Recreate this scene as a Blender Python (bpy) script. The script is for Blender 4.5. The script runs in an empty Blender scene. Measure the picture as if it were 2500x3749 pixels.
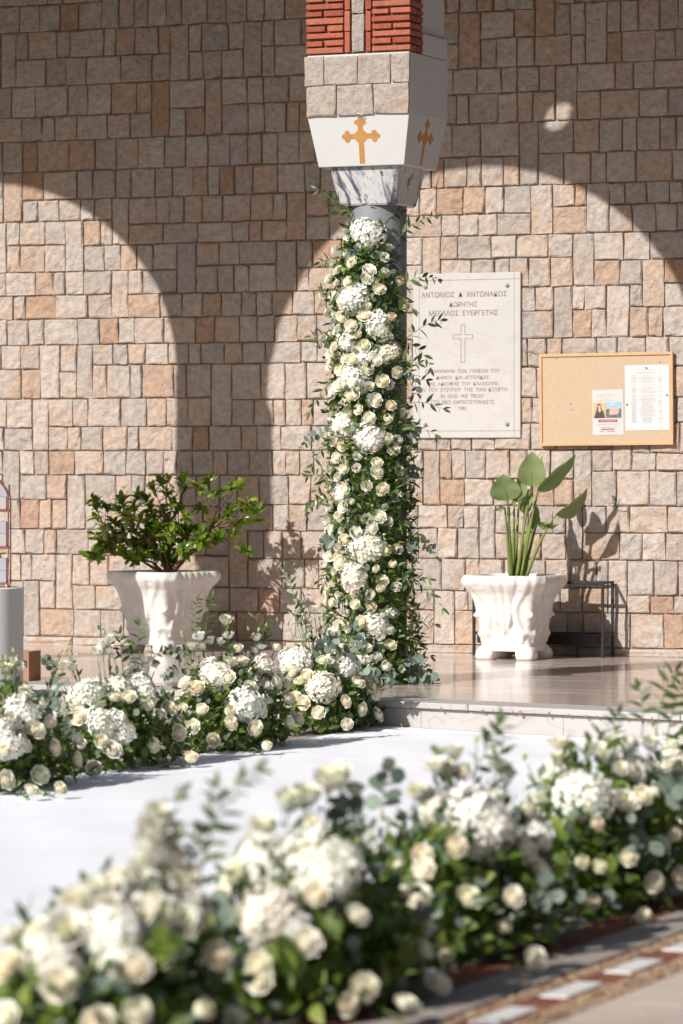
import bpy, bmesh, math, random
import numpy as np
from mathutils import Vector, Matrix

random.seed(7); rng = np.random.default_rng(7)
SC = bpy.context.scene
COL = SC.collection

# ------------------------------------------------------------------ camera
FPX = 14062.0                      # focal length in photograph pixels (2500 x 3749), a 135 mm portrait lens
YAW = math.radians(23.56)
EYE = 1.25
PITCH = math.atan((1874.5 - 1700.0) / FPX)
CAM = Vector((25.8 * math.sin(YAW), -25.8 * math.cos(YAW), EYE))
VH = Vector((-math.sin(YAW), math.cos(YAW), 0))
RIGHT = Vector((math.cos(YAW), math.sin(YAW), 0))
VIEW = (VH * math.cos(PITCH) + Vector((0, 0, -math.sin(PITCH)))).normalized()
UP = RIGHT.cross(VIEW).normalized()
cd = bpy.data.cameras.new('camera'); cam = bpy.data.objects.new('camera', cd); COL.objects.link(cam)
cd.sensor_fit = 'VERTICAL'; cd.sensor_height = 36.0; cd.sensor_width = 24.0
cd.lens = 36.0 * FPX / 3749.0
cd.clip_start = 0.1; cd.clip_end = 2000
cam.matrix_world = Matrix(((RIGHT.x, UP.x, -VIEW.x, CAM.x), (RIGHT.y, UP.y, -VIEW.y, CAM.y), (RIGHT.z, UP.z, -VIEW.z, CAM.z), (0, 0, 0, 1)))
cd.dof.use_dof = True; cd.dof.focus_distance = 21.7; cd.dof.aperture_fstop = 3.6; cd.dof.aperture_blades = 9
SC.camera = cam

# ------------------------------------------------------------------ light
LD = Vector((0.36, 1.0, -0.68)).normalized()          # the way sunlight travels
w = bpy.data.worlds.new('World'); SC.world = w; w.use_nodes = True
nt = w.node_tree; bg = nt.nodes['Background']
sky = nt.nodes.new('ShaderNodeTexSky'); sky.sky_type = 'NISHITA'; sky.sun_disc = False
sky.sun_elevation = math.asin(-LD.z); sky.sun_rotation = math.atan2(-LD.x, -LD.y)
sky.air_density = 1.0; sky.dust_density = 2.0; sky.ozone_density = 0.6
nt.links.new(sky.outputs[0], bg.inputs[0]); bg.inputs[1].default_value = 0.05
sd = bpy.data.lights.new('sun', 'SUN'); sun = bpy.data.objects.new('sun', sd); COL.objects.link(sun)
sd.energy = 5.0; sd.angle = math.radians(0.55); sd.color = (1.0, 0.955, 0.895)
sun.rotation_euler = LD.to_track_quat('-Z', 'Y').to_euler(); sun.location = (-6, -20, 14)
SC.view_settings.view_transform = 'Standard'; SC.view_settings.look = 'None'
SC.view_settings.gamma = 1.0; SC.view_settings.use_curve_mapping = False
SC.view_settings.exposure = 0.11
SC.render.engine = 'CYCLES'
SC.cycles.use_denoising = True
SC.cycles.max_bounces = 8; SC.cycles.transparent_max_bounces = 8

# ------------------------------------------------------------------ photograph measurements -> places in the world
def at_depth(px, py, d):
    r = VIEW + RIGHT * ((px - 1250) / FPX) - UP * ((py - 1874.5) / FPX)
    return CAM + r * d
def raydir(px, py):
    return VIEW + RIGHT * ((px - 1250) / FPX) - UP * ((py - 1874.5) / FPX)
def on_z(px, py, z):
    r = raydir(px, py); return CAM + r * ((z - CAM.z) / r.z)
def on_y(px, py, y):
    r = raydir(px, py); return CAM + r * ((y - CAM.y) / r.y)
GZ = -0.15                                              # the forecourt lies one step below the porch floor

# ------------------------------------------------------------------ materials
def new_mat(name):
    m = bpy.data.materials.new(name); m.use_nodes = True
    return m, m.node_tree, m.node_tree.nodes['Principled BSDF']
def N(t, typ, **kw):
    n = t.nodes.new(typ)
    for k, v in kw.items():
        if k.startswith('i_'):
            n.inputs[int(k[2:]) if k[2:].isdigit() else k[2:].replace('_', ' ')].default_value = v
        else: setattr(n, k, v)
    return n
def ramp(t, stops, interp='LINEAR'):
    r = t.nodes.new('ShaderNodeValToRGB'); e = r.color_ramp.elements; r.color_ramp.interpolation = interp
    while len(e) < len(stops): e.new(0.5)
    for i, (p, c) in enumerate(stops):
        e[i].position = p; e[i].color = (c[0], c[1], c[2], 1)
    return r
def coords(t, kind='Object', scale=None):
    c = t.nodes.new('ShaderNodeTexCoord'); out = c.outputs[kind]
    if scale:
        mp = t.nodes.new('ShaderNodeMapping'); mp.inputs['Scale'].default_value = scale
        t.links.new(out, mp.inputs[0]); out = mp.outputs[0]
    return out
def noise(t, vec, scale, detail=4, rough=0.55, dist=0.0):
    n = t.nodes.new('ShaderNodeTexNoise'); n.inputs['Scale'].default_value = scale
    n.inputs['Detail'].default_value = detail; n.inputs['Roughness'].default_value = rough
    n.inputs['Distortion'].default_value = dist
    if vec is not None: t.links.new(vec, n.inputs['Vector'])
    return n
def bump(t, p, h, strength, dist=0.01):
    b = t.nodes.new('ShaderNodeBump'); b.inputs['Strength'].default_value = strength; b.inputs['Distance'].default_value = dist
    t.links.new(h, b.inputs['Height']); t.links.new(b.outputs[0], p.inputs['Normal']); return b
def plain(name, c, rough=0.6, var=0.12, scale=6.0, bmp=0.15, bscale=60.0, bdist=0.004, metallic=0.0, spec=0.5):
    m, t, p = new_mat(name)
    v = coords(t); n = noise(t, v, scale, 5)
    r = ramp(t, [(0.3, [x * (1 - var) for x in c]), (0.7, [min(1, x * (1 + var)) for x in c])])
    t.links.new(n.outputs['Fac'], r.inputs[0]); t.links.new(r.outputs[0], p.inputs['Base Color'])
    p.inputs['Roughness'].default_value = rough; p.inputs['Metallic'].default_value = metallic
    p.inputs['Specular IOR Level'].default_value = spec
    if bmp:
        n2 = noise(t, v, bscale, 4); bump(t, p, n2.outputs['Fac'], bmp, bdist)
    return m

def m_stone(name, dull=1.0):
    m, t, p = new_mat(name)
    a = N(t, 'ShaderNodeAttribute', attribute_name='rnd'); b = N(t, 'ShaderNodeAttribute', attribute_name='rnd2')
    v = coords(t)
    off = N(t, 'ShaderNodeVectorMath', operation='SCALE'); cmb = N(t, 'ShaderNodeCombineXYZ')
    t.links.new(a.outputs['Fac'], cmb.inputs[0]); t.links.new(b.outputs['Fac'], cmb.inputs[1])
    t.links.new(cmb.outputs[0], off.inputs[0]); off.inputs['Scale'].default_value = 37.0
    vv = N(t, 'ShaderNodeVectorMath', operation='ADD'); t.links.new(v, vv.inputs[0]); t.links.new(off.outputs[0], vv.inputs[1])
    base = ramp(t, [(0.0, (.41, .365, .335)), (.25, (.48, .425, .385)), (.5, (.525, .455, .405)), (.70, (.50, .42, .365)), (.84, (.495, .39, .32)), (.93, (.46, .34, .265)), (1.0, (.41, .27, .195))])
    t.links.new(a.outputs['Fac'], base.inputs[0])
    n1 = noise(t, vv.outputs[0], 7.0, 6, .6, .4)                      # rust and tan blotches inside a stone
    tan = ramp(t, [(.45, (0, 0, 0)), (.64, (1, 1, 1))]); t.links.new(n1.outputs['Fac'], tan.inputs[0])
    mul = N(t, 'ShaderNodeMath', operation='MULTIPLY'); t.links.new(tan.outputs[0], mul.inputs[0])
    bb = N(t, 'ShaderNodeMath', operation='MULTIPLY'); t.links.new(b.outputs['Fac'], bb.inputs[0]); bb.inputs[1].default_value = .72
    t.links.new(bb.outputs[0], mul.inputs[1])
    mx = N(t, 'ShaderNodeMix', data_type='RGBA'); t.links.new(mul.outputs[0], mx.inputs[0])
    t.links.new(base.outputs[0], mx.inputs[6]); mx.inputs[7].default_value = (.50, .33, .215, 1)
    n2 = noise(t, vv.outputs[0], 26.0, 7, .65)
    g = ramp(t, [(.25, (.70 * dull,) * 3), (.75, (1.22 * dull,) * 3)]); t.links.new(n2.outputs['Fac'], g.inputs[0])
    mm = N(t, 'ShaderNodeMix', data_type='RGBA', blend_type='MULTIPLY'); mm.inputs[0].default_value = 1
    t.links.new(mx.outputs[2], mm.inputs[6]); t.links.new(g.outputs[0], mm.inputs[7])
    sp = noise(t, vv.outputs[0], 90.0, 3, .5)                         # lichen specks
    sr = ramp(t, [(.66, (0, 0, 0)), (.74, (.55, .55, .55))]); t.links.new(sp.outputs['Fac'], sr.inputs[0])
    m3 = N(t, 'ShaderNodeMix', data_type='RGBA'); t.links.new(sr.outputs[0], m3.inputs[0])
    t.links.new(mm.outputs[2], m3.inputs[6]); m3.inputs[7].default_value = (.60, .57, .53, 1)
    t.links.new(m3.outputs[2], p.inputs['Base Color'])
    p.inputs['Roughness'].default_value = .85; p.inputs['Specular IOR Level'].default_value = .25
    h = N(t, 'ShaderNodeMath', operation='ADD'); n3 = noise(t, vv.outputs[0], 9.0, 8, .6, 1.0)
    s3 = N(t, 'ShaderNodeMath', operation='MULTIPLY'); t.links.new(n3.outputs['Fac'], s3.inputs[0]); s3.inputs[1].default_value = 1.6
    t.links.new(s3.outputs[0], h.inputs[0]); t.links.new(n2.outputs['Fac'], h.inputs[1])
    bump(t, p, h.outputs[0], .85, .020)
    return m

def m_marble(name, base, vein, scale=3.0, amount=.6, rough=.35, stretch=(1, 1, 1), rot=(0, 0, 0), width=.12, spec=.5):
    m, t, p = new_mat(name)
    c = t.nodes.new('ShaderNodeTexCoord'); mp = t.nodes.new('ShaderNodeMapping')
    mp.inputs['Scale'].default_value = stretch; mp.inputs['Rotation'].default_value = rot
    t.links.new(c.outputs['Object'], mp.inputs[0]); v = mp.outputs[0]
    n = noise(t, v, scale, 8, .6, 1.2)
    d = N(t, 'ShaderNodeMath', operation='SUBTRACT'); t.links.new(n.outputs['Fac'], d.inputs[0]); d.inputs[1].default_value = .5
    ab = N(t, 'ShaderNodeMath', operation='ABSOLUTE'); t.links.new(d.outputs[0], ab.inputs[0])
    r = ramp(t, [(0, (amount,) * 3), (width, (0, 0, 0))]); t.links.new(ab.outputs[0], r.inputs[0])
    n2 = noise(t, v, scale * .6, 4); r2 = ramp(t, [(.3, [x * .93 for x in base]), (.7, base)]); t.links.new(n2.outputs['Fac'], r2.inputs[0])
    mx = N(t, 'ShaderNodeMix', data_type='RGBA'); t.links.new(r.outputs[0], mx.inputs[0]); t.links.new(r2.outputs[0], mx.inputs[6])
    mx.inputs[7].default_value = (*vein, 1)
    t.links.new(mx.outputs[2], p.inputs['Base Color']); p.inputs['Roughness'].default_value = rough
    p.inputs['Specular IOR Level'].default_value = spec
    return m

def m_leaf(name, stops, trans=.30, rough=.45, spec=.4):
    m, t, p = new_mat(name); out = t.nodes['Material Output']
    a = N(t, 'ShaderNodeAttribute', attribute_name='rnd')
    r = ramp(t, stops); t.links.new(a.outputs['Fac'], r.inputs[0])
    t.links.new(r.outputs[0], p.inputs['Base Color']); p.inputs['Roughness'].default_value = rough; p.inputs['Specular IOR Level'].default_value = spec
    tr = N(t, 'ShaderNodeBsdfTranslucent'); hs = N(t, 'ShaderNodeHueSaturation'); hs.inputs['Value'].default_value = 1.5; hs.inputs['Saturation'].default_value = 1.1
    t.links.new(r.outputs[0], hs.inputs['Color']); t.links.new(hs.outputs[0], tr.inputs[0])
    mx = N(t, 'ShaderNodeMixShader'); mx.inputs[0].default_value = trans
    t.links.new(p.outputs[0], mx.inputs[1]); t.links.new(tr.outputs[0], mx.inputs[2]); t.links.new(mx.outputs[0], out.inputs[0])
    return m

def m_petal(name, outer, core, rough=.6, trans=.3):
    m, t, p = new_mat(name); out = t.nodes['Material Output']
    a = N(t, 'ShaderNodeAttribute', attribute_name='core')
    oi = N(t, 'ShaderNodeObjectInfo')
    mx = N(t, 'ShaderNodeMix', data_type='RGBA'); t.links.new(a.outputs['Fac'], mx.inputs[0])
    mx.inputs[6].default_value = (*outer, 1); mx.inputs[7].default_value = (*core, 1)
    tint = ramp(t, [(0, (.93, .95, .86)), (.3, (1, 1, .97)), (.7, (1, .99, .98)), (1, (1.0, .95, .87))]); t.links.new(oi.outputs['Random'], tint.inputs[0])
    mm = N(t, 'ShaderNodeMix', data_type='RGBA', blend_type='MULTIPLY'); mm.inputs[0].default_value = 1
    t.links.new(mx.outputs[2], mm.inputs[6]); t.links.new(tint.outputs[0], mm.inputs[7])
    t.links.new(mm.outputs[2], p.inputs['Base Color']); p.inputs['Roughness'].default_value = rough; p.inputs['Specular IOR Level'].default_value = .2
    tr = N(t, 'ShaderNodeBsdfTranslucent'); t.links.new(mm.outputs[2], tr.inputs[0])
    sh = N(t, 'ShaderNodeMixShader'); sh.inputs[0].default_value = trans
    t.links.new(p.outputs[0], sh.inputs[1]); t.links.new(tr.outputs[0], sh.inputs[2]); t.links.new(sh.outputs[0], out.inputs[0])
    return m

M = {}
M['stone'] = m_stone('split_stone')
M['pierstone'] = m_stone('pier_stone', .80)
M['mortar'] = plain('sandy_mortar', (.40, .31, .24), .95, .2, 9, .5, 120, .006, spec=.1)
M['plaster'] = plain('white_plaster', (.53, .525, .52), .75, .03, 3, .12, 90, .003, spec=.25)
M['planter'] = plain('white_planter_paint', (.69, .675, .655), .6, .11, 7, .35, 60, .004)
M['gold'] = plain('ochre_gold_paint', (.42, .205, .055), .55, .12, 14, .1, 60, .002)
M['brick'] = plain('red_brick', (.43, .125, .072), .85, .22, 12, .5, 90, .006, spec=.2)
def m_brick():
    m, t, p = new_mat('red_brick'); v = coords(t); oi = N(t, 'ShaderNodeObjectInfo'); n = noise(t, v, 38, 6, .65)
    r = ramp(t, [(0, (.28, .080, .05)), (.4, (.375, .11, .066)), (.75, (.42, .135, .08)), (1, (.35, .13, .088))]); t.links.new(oi.outputs['Random'], r.inputs[0])
    g = ramp(t, [(.3, (.72, .72, .72)), (.55, (1, 1, 1)), (.75, (1.18, 1.2, 1.22))]); t.links.new(n.outputs['Fac'], g.inputs[0])
    mm = N(t, 'ShaderNodeMix', data_type='RGBA', blend_type='MULTIPLY'); mm.inputs[0].default_value = 1
    t.links.new(r.outputs[0], mm.inputs[6]); t.links.new(g.outputs[0], mm.inputs[7]); t.links.new(mm.outputs[2], p.inputs['Base Color'])
    p.inputs['Roughness'].default_value = .9; p.inputs['Specular IOR Level'].default_value = .15; bump(t, p, n.outputs['Fac'], .8, .006); return m
M['brick'] = m_brick()
M['brickjoint'] = plain('brown_joint', (.20, .125, .09), .95, .2, 30, .5, 150, .006, spec=.1)
M['shaft'] = plain('grey_shaft_paint', (.19, .205, .225), .62, .05, 3, .06, 70, .002)
def m_capital():
    m, t, p = new_mat('veined_capital_marble'); c = t.nodes.new('ShaderNodeTexCoord')
    m1 = N(t, 'ShaderNodeMapping'); m1.inputs['Rotation'].default_value = (.10, .33, .2); t.links.new(c.outputs['Object'], m1.inputs[0])
    m2 = N(t, 'ShaderNodeMapping'); m2.inputs['Scale'].default_value = (9, 9, .9); t.links.new(m1.outputs[0], m2.inputs[0])
    n = noise(t, m2.outputs[0], 1.9, 6, .62, .6); n2 = noise(t, m2.outputs[0], .8, 3, .5)
    r = ramp(t, [(.38, (.07, .08, .10)), (.43, (.20, .21, .24)), (.465, (.45, .45, .46)), (.52, (.53, .525, .52)), (.565, (.52, .515, .51)), (.585, (.24, .25, .28)), (.61, (.52, .515, .51))]); t.links.new(n.outputs['Fac'], r.inputs[0])
    r2 = ramp(t, [(.35, (.82, .83, .86)), (.6, (1, 1, 1))]); t.links.new(n2.outputs['Fac'], r2.inputs[0])
    mm = N(t, 'ShaderNodeMix', data_type='RGBA', blend_type='MULTIPLY'); mm.inputs[0].default_value = 1
    t.links.new(r.outputs[0], mm.inputs[6]); t.links.new(r2.outputs[0], mm.inputs[7]); t.links.new(mm.outputs[2], p.inputs['Base Color'])
    p.inputs['Roughness'].default_value = .35; return m
M['capital'] = m_capital()
M['plaque'] = m_marble('plaque_marble', (.515, .50, .485), (.43, .38, .33), 2.2, .35, .5, (1, 1, 1.6), (.2, .3, .5), .03, .3)
M['letter'] = plain('faded_letter_paint', (.24, .19, .17), .8, .2, 60, 0, spec=.1)
M['bolt'] = plain('green_bronze', (.30, .31, .25), .5, .2, 40, .1, 90, .002, .6)
M['riser'] = m_marble('riser_marble', (.46, .445, .435), (.33, .27, .23), 1.3, .4, .5, (1, 1, 1), (.4, .5, .2), .02, .3)
M['floor'] = m_marble('polished_floor_marble', (.76, .62, .55), (.36, .31, .295), 1.3, .7, .14, (.30, 2.6, 1), (0, 0, .0), .13)
M['floor_dark'] = m_marble('grey_floor_marble', (.17, .165, .17), (.27, .26, .26), 2.0, .4, .14, (1, 1, 1), (0, 0, .4), .08)
M['floor_joint'] = plain('floor_joint', (.26, .21, .18), .8, .1, 30, 0)
M['carpet'] = plain('white_carpet', (.85, .865, .92), .95, .03, 2.3, .5, 260, .003, spec=.05)
M['paving'] = plain('pale_paving', (.33, .285, .255), .85, .14, 5, .3, 80, .004, spec=.2)
M['paving2'] = plain('beige_slab', (.50, .42, .365), .85, .12, 4, .3, 80, .004, spec=.2)
M['terracotta'] = plain('terracotta_strip', (.22, .085, .055), .9, .25, 14, .4, 120, .005, spec=.15)
M['pebble'] = plain('tan_pebble', (.42, .30, .19), .7, .3, 30, .2, 90, .003)
M['whitetile'] = plain('white_inset_tile', (.70, .68, .66), .6, .06, 10, .1, 60, .002)
M['cork'] = plain('cork_panel', (.51, .385, .275), .9, .05, 40, .15, 300, .002, spec=.1)
M['wood'] = plain('pine_frame', (.60, .35, .175), .55, .12, 8, .1, 60, .002)
M['paper'] = plain('white_paper', (.60, .60, .61), .8, .01, 4, .02, 30, .001, spec=.15)
M['paper2'] = plain('ivory_paper', (.58, .55, .535), .8, .01, 4, .02, 30, .001, spec=.15)
M['print'] = plain('faded_print', (.50, .47, .47), .9, .1, 60, 0, spec=.1)
M['printred'] = plain('red_print', (.36, .10, .12), .9, .1, 60, 0, spec=.1)
M['printgrey'] = plain('slate_print', (.14, .15, .19), .9, .1, 60, 0, spec=.1)
M['printtan'] = plain('tan_print', (.62, .42, .23), .9, .15, 60, 0, spec=.1)
M['printrobe'] = plain('dark_robe_print', (.085, .08, .085), .9, .15, 60, 0, spec=.1)
M['printskin'] = plain('skin_print', (.58, .36, .25), .9, .15, 60, 0, spec=.1)
M['printbeard'] = plain('beard_print', (.55, .49, .40), .9, .15, 60, 0, spec=.1)
M['printsky'] = plain('sky_print', (.33, .50, .66), .9, .2, 20, 0, spec=.1)
M['printchurch'] = plain('church_print', (.60, .40, .36), .9, .25, 90, 0, spec=.1)
M['printtree'] = plain('tree_print', (.15, .17, .14), .9, .4, 120, 0, spec=.1)
M['blackmetal'] = plain('black_metal', (.012, .013, .016), .5, .2, 30, .1, 120, .002, .2)
M['copper'] = plain('copper_wire', (.80, .42, .29), .22, .05, 20, 0, metallic=1.0)
M['lilac'] = plain('lilac_card', (.42, .40, .46), .8, .06, 10, .05, 60, .001, spec=.2)
M['lilac2'] = plain('grey_pink_card', (.50, .44, .44), .8, .06, 10, .05, 60, .001, spec=.2)
M['pedestal'] = plain('white_pedestal_paint', (.70, .705, .72), .6, .03, 6, .2, 30, .003, spec=.3)
M['cardboard'] = plain('cardboard', (.36, .20, .125), .85, .08, 10, .08, 80, .002, spec=.15)
M['soil'] = plain('dry_soil', (.19, .125, .085), .95, .3, 30, .8, 90, .02, spec=.1)
M['bark'] = plain('tan_bark', (.24, .145, .095), .85, .3, 40, .4, 120, .004, spec=.15)
M['stem'] = plain('green_stem', (.13, .21, .055), .6, .2, 30, 0, spec=.3)
M['wire'] = plain('grey_wire', (.30, .29, .29), .5, .1, 30, 0, metallic=.5)
M['twine'] = plain('green_twine', (.06, .18, .11), .8, .2, 60, 0)
M['rust'] = plain('rust_stain', (.27, .15, .10), .9, .4, 40, .1, 90, .002)
M['leaf'] = m_leaf('rose_foliage', [(0, (.062, .10, .018)), (.5, (.115, .18, .03)), (.85, (.18, .255, .042)), (1, (.25, .31, .055))])
M['ruscus'] = m_leaf('ruscus_foliage', [(0, (.045, .075, .024)), (.6, (.085, .135, .042)), (1, (.17, .235, .075))], .28, .38)
M['euc'] = m_leaf('eucalyptus_foliage', [(0, (.10, .14, .11)), (.6, (.18, .235, .19)), (1, (.28, .34, .28))], .15, .6, .25)
M['fern'] = m_leaf('fern_foliage', [(0, (.038, .085, .012)), (1, (.085, .165, .025))], .35, .6, .2)
M['shrub'] = m_leaf('glossy_shrub_foliage', [(0, (.075, .135, .018)), (.5, (.15, .245, .028)), (.85, (.24, .34, .04)), (1, (.33, .40, .06))], .26, .25, .6)
M['strel'] = m_leaf('broad_leaf', [(0, (.165, .235, .095)), (1, (.25, .315, .14))], .15, .45, .4)
M['strelstalk'] = m_leaf('leaf_stalk', [(0, (.13, .19, .05)), (1, (.24, .29, .075))], .1, .5, .3)
M['hyd'] = m_petal('white_hydrangea_petal', (.93, .925, .89), (.86, .87, .70), .6, .18)
M['rosep'] = m_petal('cream_rose_petal', (.96, .94, .84), (.95, .85, .61), .55, .18)
M['rosew'] = m_petal('ivory_rose_petal', (.96, .95, .875), (.95, .89, .70), .55, .18)
M['lis'] = m_petal('white_lisianthus_petal', (.93, .925, .90), (.88, .88, .66), .55, .20)
M['bud'] = m_petal('green_bud', (.50, .56, .24), (.68, .68, .42), .5, .25)

# ------------------------------------------------------------------ mesh helpers
class MB:
    def __init__(s): s.v = []; s.f = []; s.m = []; s.n = 0; s.at = {}
    def add(s, verts, faces, mi=0, **attrs):
        verts = [tuple(x) for x in verts]
        for k in attrs: s.at.setdefault(k, [0.0] * s.n)
        s.v += verts; s.f += [tuple(i + s.n for i in f) for f in faces]; s.m += [mi] * len(faces)
        for k in s.at:
            a = attrs.get(k, 0.0)
            s.at[k] += list(a) if hasattr(a, '__len__') else [a] * len(verts)
        s.n += len(verts); return s
    def box(s, c, d, mi=0, rz=0.0, **at):
        x, y, z = d[0] / 2, d[1] / 2, d[2] / 2
        cs, sn = math.cos(rz), math.sin(rz)
        vs = []
        for (a, b, e) in [(-x, -y, -z), (x, -y, -z), (x, y, -z), (-x, y, -z), (-x, -y, z), (x, -y, z), (x, y, z), (-x, y, z)]:
            vs.append((c[0] + a * cs - b * sn, c[1] + a * sn + b * cs, c[2] + e))
        return s.add(vs, [(0, 3, 2, 1), (4, 5, 6, 7), (0, 1, 5, 4), (1, 2, 6, 5), (2, 3, 7, 6), (3, 0, 4, 7)], mi, **at)
    def loft(s, rings, mi=0, caps=(True, True), closed=True, **at):
        k = len(rings[0]); vs = [p for r in rings for p in r]; fs = []
        for i in range(len(rings) - 1):
            for j in range(k if closed else k - 1):
                a, b = i * k + j, i * k + (j + 1) % k
                fs.append((a, b, b + k, a + k))
        if caps[0]: fs.append(tuple(range(k - 1, -1, -1)))
        if caps[1]: fs.append(tuple(range((len(rings) - 1) * k, len(rings) * k)))
        return s.add(vs, fs, mi, **at)
    def tube(s, pts, r, sides=6, mi=0, **at):
        pts = [Vector(p) for p in pts]; rings = []
        up = Vector((0.13, 0.31, 0.94))
        for i, p in enumerate(pts):
            t = (pts[min(i + 1, len(pts) - 1)] - pts[max(i - 1, 0)])
            if t.length < 1e-9: t = Vector((0, 0, 1))
            t.normalize(); a = t.cross(up)
            if a.length < 1e-3: a = t.cross(Vector((1, 0, 0)))
            a.normalize(); b = t.cross(a); rr = r[i] if hasattr(r, '__len__') else r
            rings.append([p + (a * math.cos(q) + b * math.sin(q)) * rr for q in [2 * math.pi * j / sides for j in range(sides)]])
        return s.loft(rings, mi, **at)
    def lathe(s, prof, seg=32, c=(0, 0, 0), mi=0, caps=(True, True)):
        return s.loft([[(c[0] + r * math.cos(q), c[1] + r * math.sin(q), c[2] + z) for q in [2 * math.pi * j / seg for j in range(seg)]] for r, z in prof], mi, caps)
    def mesh(s, name, mats, smooth=False):
        me = bpy.data.meshes.new(name); me.from_pydata(s.v, [], s.f)
        for m in (mats if isinstance(mats, (list, tuple)) else [mats]): me.materials.append(m)
        if len(me.materials) > 1: me.polygons.foreach_set('material_index', s.m)
        for k, a in s.at.items():
            at = me.attributes.new(k, 'FLOAT', 'POINT'); at.data.foreach_set('value', a)
        if smooth: me.polygons.foreach_set('use_smooth', [True] * len(me.polygons))
        me.update(); return me
    def build(s, name, mats, parent=None, smooth=False, bevel=0.0, seg=2):
        o = obj(name, s.mesh(name, mats, smooth), parent)
        if bevel:
            b = o.modifiers.new('bevel', 'BEVEL'); b.width = bevel; b.segments = seg; b.limit_method = 'ANGLE'
        return o
def obj(name, me, parent=None, loc=None):
    o = bpy.data.objects.new(name, me); COL.objects.link(o)
    if parent is not None: o.parent = parent
    if loc is not None: o.location = loc
    return o
def tag(o, label=None, cat=None, group=None, kind=None):
    if label: o['label'] = label
    if cat: o['category'] = cat
    if group: o['group'] = group
    if kind: o['kind'] = kind
    return o
def thing(name, label, cat, loc=(0, 0, 0), rz=0.0, group=None):
    o = bpy.data.objects.new(name, None); COL.objects.link(o); o.location = loc; o.rotation_euler = (0, 0, rz)
    o.empty_display_size = .1
    return tag(o, label, cat, group)
def plate(pts, y0, y1):
    """outline in (x, z), extruded from y0 (front) to y1 (back)"""
    k = len(pts); b = MB()
    b.add([(x, y0, z) for x, z in pts] + [(x, y1, z) for x, z in pts],
          [tuple(range(k)), tuple(range(2 * k - 1, k - 1, -1))] + [(i, i + k, (i + 1) % k + k, (i + 1) % k) for i in range(k)])
    return b
def text_mesh(body, width, height, depth, extra=0.0):
    c = bpy.data.curves.new('lettering', 'FONT'); c.body = body; c.align_x = 'CENTER'; c.offset = extra; c.resolution_u = 2
    o = bpy.data.objects.new('lettering', c); COL.objects.link(o); bpy.context.view_layer.update()
    d = bpy.context.evaluated_depsgraph_get(); me = bpy.data.meshes.new_from_object(o.evaluated_get(d))
    bpy.data.objects.remove(o); bpy.data.curves.remove(c)
    n = len(me.vertices); co = np.zeros(n * 3); me.vertices.foreach_get('co', co); co = co.reshape(-1, 3)
    lo, hi = co.min(0), co.max(0)
    x = (co[:, 0] - (lo[0] + hi[0]) / 2) * width / (hi[0] - lo[0]); z = (co[:, 1] - (lo[1] + hi[1]) / 2) * height / (hi[1] - lo[1])
    out = np.stack([x, np.full(n, depth), z], 1); me.vertices.foreach_set('co', out.ravel())
    me.update(); return me

# ================================================================== THE SETTING
# forecourt, and outer ground out of view darkened to cut bounced light
g = MB(); g.add([(-300, -400, GZ - .012), (300, -400, GZ - .012), (300, 300, GZ - .012), (-300, 300, GZ - .012)], [(0, 1, 2, 3)])
M['dark_ground'] = plain('dark_ground', (.055, .053, .05), .9, .2, 20, .3, 90, .004, spec=.2)
M['ceilingdark'] = plain('dark_ceiling', (.11, .07, .045), .7, .2, 8, .1, 60, .003)  # dark so that the added ceiling sends little light back
tag(g.build('ground', M['dark_ground']), 'unseen outer ground made dark to cut bounced light', None, None, 'structure')
g = MB(); g.add([(-6, -19, GZ - .006), (14, -19, GZ - .006), (14, .2, GZ - .006), (-6, .2, GZ - .006)], [(0, 1, 2, 3)])
tag(g.build('forecourt', M['paving']), 'pale paved forecourt', None, None, 'structure')

# porch floor, one step up; its front edge runs slightly askew to the wall
E0, E1 = on_z(150, 2507, 0), on_z(2230, 2603, 0)
ed = (E1 - E0).normalized(); en = Vector((-ed.y, ed.x, 0))            # en points towards the wall
def edge(s): return E0 + ed * s
floor = MB()
a, b = edge(-7) + en * .30, edge(9) + en * .30
floor.add([(a.x, a.y, -.004), (b.x, b.y, -.004), (b.x, .2, -.004), (a.x, .2, -.004), (a.x, a.y, -.3), (b.x, b.y, -.3)], [(0, 1, 2, 3), (4, 5, 1, 0)])
fo = tag(floor.build('porch_floor', M['floor_joint']), 'polished marble porch floor', None, None, 'structure')
# floor slabs: large polished pieces laid square to the wall, clipped by the askew edge strip
def clip_poly(poly, p0, n):
    out = []
    for i in range(len(poly)):
        A, B = poly[i], poly[(i + 1) % len(poly)]
        da, db = (A - p0).dot(n), (B - p0).dot(n)
        if da >= 0: out.append(A)
        if (da < 0) != (db < 0): out.append(A + (B - A) * (da / (da - db)))
    return out
ys = [-8.2, -7.3, -6.4, -5.5, -4.6, -3.7, -2.8, -1.9, -1.0, -.02]
xs = [-4.6, -3.4, -2.2, -1.0, .2, 1.4, 2.6, 3.8, 5.0]
for iy in range(len(ys) - 1):
    for ix in range(len(xs) - 1):
        dark = False
        gx = .0015
        poly = [Vector((xs[ix] + gx, ys[iy] + gx, 0)), Vector((xs[ix + 1] - gx, ys[iy] + gx, 0)), Vector((xs[ix + 1] - gx, ys[iy + 1] - gx, 0)), Vector((xs[ix] + gx, ys[iy + 1] - gx, 0))]
        poly = clip_poly(poly, E0 + en * .304, en)
        if len(poly) < 3: continue
        k = len(poly); p = MB(); p.add([(q.x, q.y, random.uniform(-.0002, .0002)) for q in poly] + [(q.x, q.y, -.0035) for q in poly],
              [tuple(range(k))] + [(i, i + k, (i + 1) % k + k, (i + 1) % k) for i in range(k)])
        p.build('floor_slab', M['floor_dark'] if dark else M['floor'], fo)
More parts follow.
